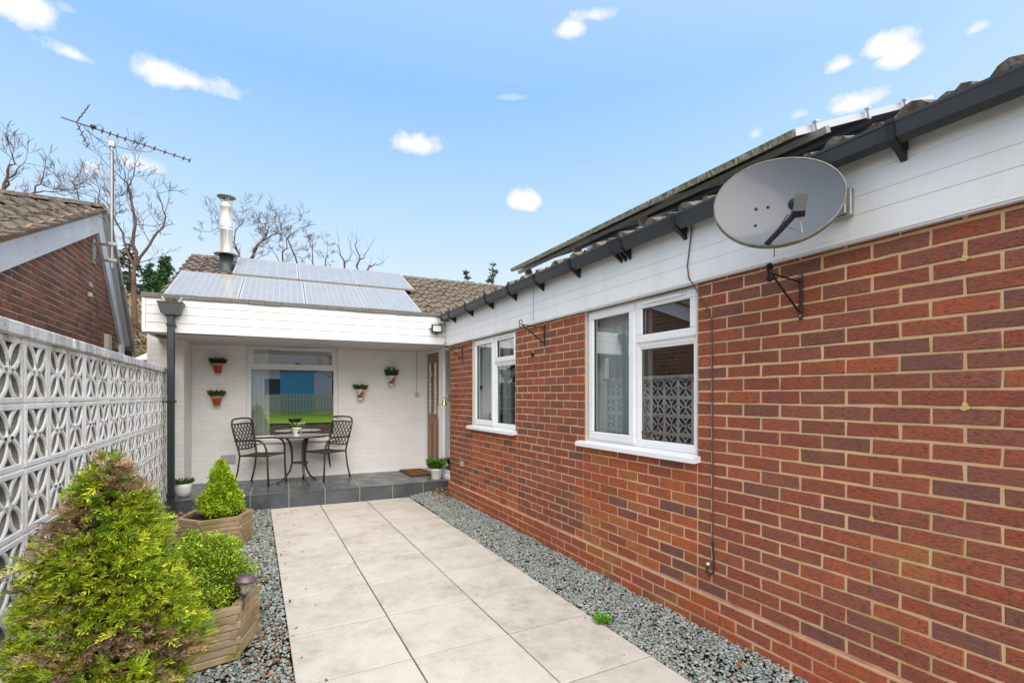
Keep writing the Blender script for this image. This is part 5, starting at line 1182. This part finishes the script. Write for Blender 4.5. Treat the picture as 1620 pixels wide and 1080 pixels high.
for k in range(34):
    a = random.uniform(0, 6.28); r_ = random.uniform(.05, .2); zt = random.uniform(.4, .6); m.tube([(-.27, 3.45, .25), (-.27 + math.cos(a) * r_ * .5, 3.45 + math.sin(a) * r_ * .5, (.25 + zt) / 2), (-.27 + math.cos(a) * r_, 3.45 + math.sin(a) * r_, zt)], [.006, .004, .002], 4)
m.build('stems', 'bark', o)
def clumps(cx, cy, z0, z1, rfun, k, r0, r1_, per, pal, seed, size, up=.5):
    rs = random.Random(seed); ls = []
    for q in range(k):
        t = rs.random() ** 1.15; z = z0 + (z1 - z0) * t; a = rs.uniform(0, 6.283); rr = rfun(t) * rs.uniform(.55, 1.05); rad = rs.uniform(r0, r1_) * (1 - .35 * t)
        sh = rs.uniform(.75, 1.25)
        ls.append(boxbush(cx + math.cos(a) * rr, cy + math.sin(a) * rr, z - rad * .9, z + rad * (1 + up * rs.random()), rad, per, [tuple(c * sh for c in p_) for p_ in pal], seed * 100 + q, False, size, .15, .15))
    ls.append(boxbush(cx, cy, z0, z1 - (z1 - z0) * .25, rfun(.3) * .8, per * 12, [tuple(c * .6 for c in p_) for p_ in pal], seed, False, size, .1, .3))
    return merge(ls)
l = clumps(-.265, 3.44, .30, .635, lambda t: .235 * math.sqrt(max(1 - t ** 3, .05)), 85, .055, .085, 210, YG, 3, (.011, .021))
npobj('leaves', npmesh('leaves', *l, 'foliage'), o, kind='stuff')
o = thing('dwarf_conifer', (-.30, 5.80, .27), 'small bright lime green cone conifer in the farther planter', 'conifer')
m = MB(); m.tube([(-.30, 5.8, .25), (-.30, 5.8, .7)], [.012, .004], 5)
for k in range(30): a = random.uniform(0, 6.28); zt = random.uniform(.3, .65); r_ = .2 * (.8 - zt) / .5; m.tube([(-.3, 5.8, zt - .03), (-.3 + math.cos(a) * r_, 5.8 + math.sin(a) * r_, zt + .02)], .003, 4)
m.build('trunk', 'bark', o)
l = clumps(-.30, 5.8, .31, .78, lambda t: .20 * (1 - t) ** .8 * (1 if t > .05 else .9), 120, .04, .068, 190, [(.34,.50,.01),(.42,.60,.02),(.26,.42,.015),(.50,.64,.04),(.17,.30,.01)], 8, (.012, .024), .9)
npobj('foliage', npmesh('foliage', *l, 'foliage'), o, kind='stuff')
# big front conifer with drooping feathery sprays, patches browned
o = thing('garden_conifer', (-.515, 2.45, 0), 'large yellow green conifer with browned patches in the foreground by the block wall', 'conifer')
CX, CY = -.512, 2.45
zk = [0.02, .15, .35, .57, .69, .82, .94, 1.06, 1.157, 1.25]; rk = [.15, .215, .245, .24, .22, .19, .15, .098, .045, .003]
frf = lambda z: np.interp(z, zk, rk)
n0 = 9000
P, out, dep, lm, r1 = crown_pts(n0, frf, .02, 1.25, CX, CY, .38, .20, 21, .45); n = len(P)
lean = np.interp(P[:, 2], [0, .6, .9, 1.25], [0, 0, .0, .0]); P[:, 0] += lean
def n3(P, s, ph): return (np.sin(P[:,0]*s+ph)*np.sin(P[:,1]*s*1.1+ph*2.3)*np.sin(P[:,2]*s*.9+ph*.7) + .6*np.sin(P[:,0]*s*2.1+ph*3)*np.sin(P[:,2]*s*2.3+ph*1.9))
front = np.clip((-(P[:, 1] - CY)) / .3, 0, 1)
br = .50 * n3(P, 9, 1.3) + .44 * np.clip((P[:, 2] - .84) / .2, 0, 1) + .95 * front * np.exp(-((P[:, 2] - .58) / .10) ** 2) * (P[:, 0] < CX + .3) + .35 * np.exp(-((P[:, 2] - .2) / .2) ** 2) + .25 * (dep < .6) + r1.normal(0, .14, n)
brown = br > .52
D = unit(out * .85 + r1.normal(0, .38, (n, 3)) + np.array([0, 0, .55])); 
up_ = np.array([0, 0, 1.0]); Sd = unit(np.cross(D, unit(up_ + r1.normal(0, .5, (n, 3))))); Nn = np.cross(D, Sd)
Ls = r1.uniform(.04, .085, n)
allL = []
palG = np.array([[.34,.47,.02],[.44,.56,.03],[.25,.38,.02],[.54,.58,.05],[.14,.25,.02],[.40,.44,.03]]); palB = np.array([[.36,.235,.13],[.44,.29,.16],[.25,.16,.09],[.48,.36,.22],[.32,.22,.17]])
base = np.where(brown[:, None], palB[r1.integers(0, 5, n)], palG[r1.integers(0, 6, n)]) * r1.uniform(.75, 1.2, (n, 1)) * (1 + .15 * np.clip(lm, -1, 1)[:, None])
base = np.where((dep < .62)[:, None] & ~brown[:, None], base * .65, base)  # inner green sprays darker: crown shade put into the leaf colour
NL = 9
for k in range(NL):
    t = (k + .6) / NL
    for sg in (-1, 1):
        Pk = P + D * (Ls * t)[:, None] - np.array([0, 0, 1]) * (Ls * t * t * .25)[:, None]
        Dk = unit(D * .75 + Sd * sg * (.75 - .25 * t) + Nn * r1.normal(0, .25, (n, 1)) + r1.normal(0, .12, (n, 3)))
        Ln = Ls * (.42 * (1 - .55 * abs(t - .35))) * r1.uniform(.7, 1.15, n)
        Wk = unit(np.cross(Dk, Nn + r1.normal(0, .4, (n, 3))))
        allL.append(leaves(Pk, Dk, Wk, Ln, Ln * .17 + .0016, base * r1.uniform(.85, 1.15, (n, 1)), .15))
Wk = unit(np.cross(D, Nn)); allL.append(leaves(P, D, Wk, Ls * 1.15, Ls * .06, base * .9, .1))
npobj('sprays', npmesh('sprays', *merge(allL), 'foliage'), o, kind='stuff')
m = MB(); m.tube([(CX, CY, -.05), (CX + .01, CY, .6), (CX + .03, CY, 1.15)], [.03, .02, .006], 8)
for k in range(150):
    z = random.uniform(.05, 1.1); a = random.uniform(0, 6.28); r_ = float(frf(z)) * random.uniform(.7, .95); p0 = Vector((CX + .01, CY, z * .92)); p1 = Vector((CX + math.cos(a) * r_, CY + math.sin(a) * r_, z + .07))
    m.tube([p0, p0.lerp(p1, .5) + Vector((0, 0, -.01)), p1], [.007, .004, .0015], 4)
    for q in range(2): t = random.uniform(.4, .8); b_ = p0.lerp(p1, t); m.tube([b_, b_ + Vector((random.gauss(0, .06), random.gauss(0, .06), random.gauss(.03, .03)))], [.003, .001], 3)
m.build('branches', 'bark', o)
# low ground plant by the step (bergenia-like reddish leaves)
l = tuft(Vector((-.66, 6.85, .0)), 90, .10, .10, [(.30,.16,.10),(.20,.05,.04),(.26,.28,.05),(.38,.26,.18)], (.04, .07), .9)
npobj('border_plant', npmesh('border_plant', *l, 'foliage'), label='low reddish leaved plant beside the downpipe foot', cat='plant')
# solar stake light
o = thing('garden_light', (-.085, 3.25, .25), 'purple-brown solar stake light in the corner of the nearer planter', 'garden light')
c = Vector((-.085, 3.25, 0)); til = Matrix.Rotation(R(6), 3, 'Y')
m = MB(); m.smooth = True; m.lathe([(0, .20), (.004, .20), (.011, .30), (.012, .335), (.022, .338), (.022, .345), (.0, .346)], c, 12, til); m.build('stake', 'purple_plastic', o)
m = MB(); m.smooth = True; m.lathe([(.016, .346), (.024, .37), (.033, .395), (.035, .41)], c, 20, til); m.build('lamp_glass', 'bulb_glass', o)
m = MB(); m.smooth = True; m.lathe([(.0, .408), (.055, .408), (.061, .414), (.060, .424), (.048, .430), (.042, .440), (.03, .445), (0, .446)], c, 28, til); m.build('cap', 'purple_plastic', o)
m = MB(til and (lambda p: c + til @ Vector(p)))
for i in range(2):
    for j in range(2): m.box(-.022 + i * .023, -.001 + i * .023, -.016 + j * .017, -.001 + j * .017, .446, .4475)
m.build('solar_cell', 'solar_back', o)

# ------------------------------------------------------------------ background
hl = MB(); hl.smooth = True; nx, ny = 40, 10; vs = []
for j in range(ny + 1):
    for i in range(nx + 1):
        X = -40 + 90 * i / nx; t = j / ny; Y = 17 + t * 22; z = -.1 + (1 - math.exp(-t * 7)) * (4.3 + 1.4 * math.exp(-((X + 6) / 8) ** 2)) + .25 * math.sin(X * .9 + j)
        vs.append((X, Y, z if j else -.1))
hl.add(vs, [(j*(nx+1)+i, j*(nx+1)+i+1, (j+1)*(nx+1)+i+1, (j+1)*(nx+1)+i) for j in range(ny) for i in range(nx)]); hl.build('hillside', 'hill_scrub', kind='structure')
# dry scrub on the bank
n = 60000; X = rng.uniform(-9, -.5, n); Y = rng.uniform(14.5, 27, n)
Zs = np.where(Y > 17, (1 - np.exp(-(Y - 17) / 22 * 7)) * (4.3 + 1.4 * np.exp(-((X + 6) / 8) ** 2)), 0) - .2
P = np.stack([X, Y, Zs], 1); P[:, 2] += rng.random(n) ** 2 * .6; D = unit(rng.normal(0, .9, (n, 3)) + np.array([0, 0, .7])); Wd = unit(np.cross(D, rng.normal(0, 1, (n, 3))))
Ln = rng.uniform(.12, .5, n); C = np.array([[.42,.33,.19],[.30,.22,.13],[.20,.14,.09],[.50,.42,.26],[.16,.15,.05],[.26,.17,.13]])[rng.integers(0, 6, n)]
npobj('dry_scrub', npmesh('dry_scrub', *leaves(P, D, Wd, Ln, Ln * .10, C * (.75 + .5 * (np.sin(X * 2.3) * np.sin(Y * 1.7) > 0))[:, None]), 'foliage'), label='pale dry grass and bramble scrub on the bank behind the bungalows', cat='scrub', kind='stuff')
def shrub(name, c, rad, hgt, n, pal, size, label, cat, seed):
    o = thing(name, (c[0], c[1], c[2] if len(c) > 2 else 0), label, cat)
    zb_ = c[2] if len(c) > 2 else 0
    ls = []
    r1 = np.random.default_rng(seed)
    for q in range(6):
        a = r1.uniform(0, 6.28); rr = rad * .45 * (q > 0)
        ls.append(boxbush(c[0] + math.cos(a) * rr, c[1] + math.sin(a) * rr, zb_, zb_ + hgt * r1.uniform(.7, 1), rad * r1.uniform(.55, .75), n // 6, pal, seed + q, False, size, .2, .3))
    npobj('foliage', npmesh('foliage', *merge(ls), 'foliage'), o, kind='stuff')
    m = MB()
    for q in range(8): a = q * .8; m.tube([(c[0], c[1], zb_), (c[0] + math.cos(a) * rad * .5, c[1] + math.sin(a) * rad * .5, zb_ + hgt * .7)], [.03, .01], 4)
    m.build('stems', 'bark', o)
shrub('ivy_bush', (-3.15, 14.2, .2), 1.3, 2.75, 7000, [(.06,.14,.02),(.10,.20,.03),(.04,.09,.02),(.15,.25,.05)], (.06, .12), 'dark green leafy bush seen between the neighbouring gable and the porch', 'bush', 31)
# bare trees
def grow(m, p, d, L_, r_, depth, rs, gn=.0, droop=.0, minr=.006):
    """recursive limb"""
    segs = 4; pts = [p.copy()]; rr = [r_]; dd = d.copy()
    for i in range(segs):
        dd = (dd + Vector((rs.gauss(0, .11), rs.gauss(0, .11), rs.gauss(.06, .09)))).normalized(); p = p + dd * L_ / segs; pts.append(p.copy()); rr.append(max(r_ * (1 - .62 * (i + 1) / segs), minr * .6))
    m.tube(pts, rr, 5 if depth > 2 else 3, False)
    if depth <= 0: return
    k = 3 if depth > 1 else 4
    for q in range(k):
        t = rs.uniform(.3, 1.0); i = min(int(t * segs), segs - 1); f_ = t * segs - i; b_ = pts[i].lerp(pts[i + 1], f_)
        ax = Vector((rs.gauss(0, 1), rs.gauss(0, 1), rs.gauss(.1, .6))).normalized(); nd = (dd * .75 + ax * .75).normalized()
        grow(m, b_, nd, L_ * rs.uniform(.5, .75), rr[i] * rs.uniform(.45, .65), depth - 1, rs, gn, droop, minr)
def baretree(label, Y, limbs, seed, depth=3, twig=.38, minr=.008):
    limbs = [[(u, v, r_ * .42) for (u, v, r_) in l_] for l_ in limbs]; minr *= .8
    """limbs: polylines of (u,v,radius m) traced as world points at distance Y with depth jitter"""
    rs = random.Random(seed); b0 = atY(limbs[0][0][0], limbs[0][0][1], Y); o = thing('bare_tree', (b0.x, b0.y, 0), label, 'tree', 'bare winter trees behind the bungalows')
    mt = MB(); mt.smooth = True; mw = MB()
    mt.tube([(b0.x, b0.y, -.1), (b0.x + .05, b0.y, b0.z * .5), tuple(b0)], [limbs[0][0][2] * 1.5, limbs[0][0][2] * 1.2, limbs[0][0][2]], 8, False)
    for limb in limbs:
        jit = rs.uniform(-.8, .8); pts = []; rr = []
        for i, (u, v, r_) in enumerate(limb):
            q = atY(u, v, Y); q = q + ray(u, v) * (jit * i / max(len(limb) - 1, 1)) * .3; pts.append(q); rr.append(r_)
        # subdivide with wobble
        P2 = [pts[0]]; R2 = [rr[0]]
        for i in range(len(pts) - 1):
            for q in (.33, .66, 1.): P2.append(pts[i].lerp(pts[i + 1], q) + (Vector((rs.gauss(0, .04), rs.gauss(0, .1), rs.gauss(0, .04))) * (Y / 20) if q < 1 else Vector())); R2.append(rr[i] + (rr[i + 1] - rr[i]) * q)
        mt.tube(P2, R2, 6, False)
        for i in range(2, len(P2)):
            if rs.random() < .8:
                dd = (P2[i] - P2[i - 1]).normalized(); ax = Vector((rs.gauss(0, 1), rs.gauss(0, .8), rs.gauss(.2, .7))).normalized()
                grow(mw, P2[i], (dd * .7 + ax).normalized(), .8 * twig * Y / 10 * rs.uniform(.6, 1.2), max(R2[i] * .32, minr), depth, rs, minr=minr)
        grow(mw, P2[-1], (P2[-1] - P2[-2]).normalized(), twig * Y / 10, R2[-1], depth, rs, minr=minr)
    mt.build('trunk', 'bark', o); mw.build('crown', 'bark', o)
baretree('tall bare tree with two forked trunks right behind the aerial mast', 20, [
    [(212, 452, .17), (216, 400, .14), (214, 355, .12), (205, 305, .07), (190, 280, .04)], [(212, 340, .09), (203, 295, .05), (212, 272, .03)],
    [(216, 420, .12), (238, 385, .10), (256, 362, .08), (257, 330, .05), (250, 305, .03)], [(214, 445, .10), (196, 380, .08), (178, 338, .05), (160, 312, .03)]], 5, 2, .42, .012)
baretree('bare tree with fine twigs left of the aerial mast', 22, [[(150, 420, .12), (135, 350, .09), (122, 300, .05), (117, 285, .03)], [(150, 400, .1), (165, 345, .07), (158, 305, .04)], [(152, 380, .08), (178, 330, .05), (170, 300, .02)]], 6, 3, .34, .009)
baretree('bare tree at the far left edge above the neighbouring roof', 18, [[(8, 400, .13), (5, 300, .10), (12, 270, .07), (20, 248, .03)], [(5, 300, .08), (25, 275, .04), (38, 258, .02)], [(45, 330, .09), (55, 304, .06), (68, 280, .03)], [(52, 305, .05), (75, 303, .03), (95, 300, .012)]], 7, 2, .34, .010)
baretree('bare tree rising close behind the flue', 24, [[(385, 460, .13), (378, 400, .09), (370, 385, .07), (372, 365, .05), (385, 350, .03)], [(375, 395, .07), (350, 365, .04), (335, 362, .02)]], 8, 3, .32, .010)
baretree('bare tree leaning right, the widest crown behind the roof ridge', 24, [[(385, 470, .16), (395, 415, .12), (405, 390, .10), (430, 372, .06), (452, 360, .03)], [(395, 410, .10), (415, 380, .07), (425, 362, .04)]], 9, 3, .36, .010)
baretree('bare tree behind the middle of the roof ridge', 25, [[(455, 480, .14), (446, 420, .10), (447, 398, .08), (458, 375, .04)], [(475, 430, .12), (467, 405, .09), (455, 378, .06), (445, 362, .03)], [(455, 425, .06), (430, 395, .03)]], 10, 3, .30, .010)
baretree('thin bare tree with short twiggy stems behind the ridge', 24, [[(497, 470, .12), (498, 425, .08), (494, 395, .04), (492, 388, .02)], [(515, 440, .1), (515, 415, .06), (518, 398, .02)]], 11, 3, .22, .009)
baretree('pollarded bare tree with few forked limbs, rightmost behind the ridge', 24, [[(545, 470, .13), (545, 420, .10), (537, 395, .05), (535, 385, .02)], [(545, 420, .07), (556, 402, .03), (555, 388, .02)], [(565, 470, .12), (566, 425, .10), (569, 410, .08), (562, 390, .05), (565, 378, .02)], [(569, 410, .06), (583, 394, .03)], [(572, 440, .12), (585, 420, .10), (595, 417, .05), (606, 415, .02)]], 12, 0, .3, .009)
# conifers
def conifer(Y, u, vt, label, hw, n, pal, seed, zbase=0., sparse=.45, cat='conifer'):
    top = atY(u, vt, Y); o = thing('fir_tree', (top.x, top.y, zbase), label, cat); r1 = np.random.default_rng(seed); H_ = top.z - zbase
    m = MB(); m.tube([(top.x, top.y, zbase - .2), (top.x, top.y, top.z)], [H_ * .022, .02], 7)
    Ps = []; Ds = []; z = top.z - H_ * .02
    while z > zbase + H_ * .1:
        t = (top.z - z) / H_; rad = hw * H_ * min(t * 1.0 + .02, .9) * r1.uniform(.65, 1.15); k = r1.integers(3, 6)
        for q in range(k):
            a = r1.uniform(0, 6.28); dv = Vector((math.cos(a), math.sin(a), .0)); L_ = rad * r1.uniform(.6, 1.1); p0 = Vector((top.x, top.y, z)); p1 = p0 + dv * L_ + Vector((0, 0, L_ * r1.uniform(-.25, .12)))
            m.tube([p0, p0.lerp(p1, .5) + Vector((0, 0, -.04 * L_)), p1], [.035, .02, .008], 3, False)
            nn = max(6, int(L_ * n)); tt = r1.random(nn) ** .7; bp = np.array(p0)[None] + (np.array(p1) - np.array(p0))[None] * tt[:, None] + r1.normal(0, .07 * (.4 + L_ * .25), (nn, 3)) * np.array([1, 1, .6])
            Ps.append(bp); Ds.append(np.tile(np.array(dv), (nn, 1)) + r1.normal(0, .7, (nn, 3)) + np.array([0, 0, -.25]))
        z -= H_ * sparse * .055 * r1.uniform(.7, 1.3)
    P = np.concatenate(Ps); D = unit(np.concatenate(Ds)); Wd = unit(np.cross(D, r1.normal(0, 1, P.shape))); Ln = r1.uniform(.16, .42, len(P)) * (H_ / 12) ** .5
    C = np.array(pal)[r1.integers(0, len(pal), len(P))] * r1.uniform(.7, 1.3, (len(P), 1))
    m.build('trunk', 'bark', o); npobj('crown', npmesh('crown', *leaves(P, D, Wd, Ln, Ln * .4, C), 'foliage'), o, kind='stuff')
DGN = [(.03,.07,.03),(.05,.10,.035),(.04,.085,.04),(.09,.13,.05)]
conifer(40, 739, 427, 'small dark fir behind the roof, left of the pair', .27, 60, DGN, 41, 0, .6)
conifer(40, 780, 413, 'taller dark fir behind the gutter, right of the pair', .24, 50, DGN, 42, 0, .7)
conifer(26, 262, 403, 'green fir on the bank left of the porch roof', .42, 110, [(.05,.13,.03),(.08,.18,.045),(.035,.09,.025)], 43, 4, .5)
conifer(25, 238, 416, 'low spreading green fir left of the flue beside the bare trunks', .55, 110, [(.05,.13,.03),(.08,.18,.045),(.035,.09,.025)], 44, 4, .5)
conifer(24, 205, 385, 'loose cedar with tiered pale branches behind the gable end', .42, 70, [(.07,.10,.05),(.10,.12,.06),(.05,.075,.04)], 45, 4, .8)
# bird table beyond the wall
bx_, by_ = -1.73, 11.0
o = thing('bird_table', (bx_, by_, 0), 'bird table with white pyramid roof and red top seen over the block wall end', 'bird table')
m = MB(); zr = 2.12
m.add([(bx_ - .19, by_ - .19, zr), (bx_ + .19, by_ - .19, zr), (bx_ + .19, by_ + .19, zr), (bx_ - .19, by_ + .19, zr), (bx_, by_, zr + .135)], [(0,1,4),(1,2,4),(2,3,4),(3,0,4),(3,2,1,0)]); m.build('roof', 'bird_house_white', o)
m = MB(); m.box(bx_ - .13, bx_ + .13, by_ - .13, by_ + .13, zr - .22, zr - .002, .004); m.build('box', 'bird_house_red', o)
m = MB(); m.tube([(bx_, by_, 0), (bx_, by_, zr - .22)], .035, 6); m.build('post', 'fence_wood', o)

# ------------------------------------------------------------------ garden behind the camera (mirrored in the porch window)
m = MB(); m.add([(-12, -12.2, -.02), (14, -12.2, -.02), (14, -15.8, .26), (-12, -15.8, .26), (14, -19, .4), (-12, -19, .4)], [(0,3,2,1),(3,5,4,2)]); m.build('lawn', 'lawn', kind='structure')
o = thing('picket_fence', (1, -16, .3), 'pale timber picket fence across the end of the lawn', 'fence')
m = MB(); m.box(-8, 9, -16.05, -16.01, .55, .63); m.box(-8, 9, -16.05, -16.01, 1.2, 1.28); m.build('rail', 'fence_wood', o)
pk = MB(); pk.add([(x, y, z) for y in (0, -.02) for (x, z) in ((-.05, 0), (.05, 0), (.05, 1.28), (0, 1.36), (-.05, 1.28))], [(0,1,2,3,4),(9,8,7,6,5)] + [(i, 5 + i, 5 + (i + 1) % 5, (i + 1) % 5) for i in range(5)]); pkm = pk.mesh('picket', ['fence_wood'])
for i in range(95): inst(pkm, 'picket', o, (-8 + i * .18, -15.98, .24))
o = thing('garden_shed', (0, -18, .3), 'blue painted timber shed behind the picket fence', 'shed')
for i in range(12):
    m = MB(); m.box(-1.1 + i * .17, -1.1 + i * .17 + .162, -18.03, -17.98, .3, 3.1); m.build('plank', 'blue_board', o)
m = MB(); m.box(-1.1, .93, -20, -18.04, .3, 3.05); m.build('body', 'blue_board', o)
m = MB(); m.prism([(-1.25, 3.1), (1.1, 3.1), (-.07, 3.6)], 'y', -20.2, -17.8); m.build('roof', 'solar_back', o)
o = thing('added_reflection_house', (0, -27, .3), 'added pale house beyond the blue shed, darkening the sky reflected in the porch window', 'house')  # unseen house added to darken the sky mirrored in the porch window
m = MB(); m.box(-9, 11, -32, -26.5, .2, 3.75); m.build('wall', 'soffit', o)
m = MB(); m.prism([(-26.0, 3.7), (-29.3, 6.6), (-32.6, 3.7)], 'x', -9.4, 11.4); m.build('roof', 'lead_flashing', o)
for x_ in (-6, -2.8, 2.2, 5.4):
    m = MB(); m.box(x_, x_ + 1.4, -26.5, -26.46, 1.4, 2.9); f_ = m.build('window', 'white_plastic', o); m = MB(); m.box(x_ + .1, x_ + 1.3, -26.458, -26.45, 1.5, 2.8); m.build('window_pane', 'solar_back', f_)
o = thing('garden_tree', (2.2, -17, .3), 'bare tree trunk beside the blue shed', 'tree')
m = MB(); m.smooth = True; rs = random.Random(3); m.tube([(2.2, -17, .2), (2.15, -17, 2), (2.0, -17, 3.5), (1.8, -17.1, 5.5)], [.12, .09, .07, .04], 8); m.build('trunk', 'bark', o)
m = MB()
for q in range(16): grow(m, Vector((2.05, -17, 1.8 + q * .2)), Vector((rs.gauss(0, 1), rs.gauss(0, .6), .7)).normalized(), 1.2, .025, 2, rs)
m.build('crown', 'bark', o)
for (x, y, lb) in ((-4, -19, 'leafless hedge tree left of the blue shed'), (6.5, -19, 'leafless hedge tree right of the blue shed')):
    o = thing('garden_tree', (x, y, .9), lb, 'tree'); m = MB(); m.tube([(x, y, .8), (x + .2, y, 3), (x, y, 6)], [.18, .12, .04], 7); m.build('trunk', 'bark', o); m = MB()
    for q in range(26): grow(m, Vector((x + .1, y, 1.4 + q * .18)), Vector((rs.gauss(0, 1), rs.gauss(0, .6), .6)).normalized(), 1.6, .022, 2, rs)
    m.build('crown', 'bark', o)
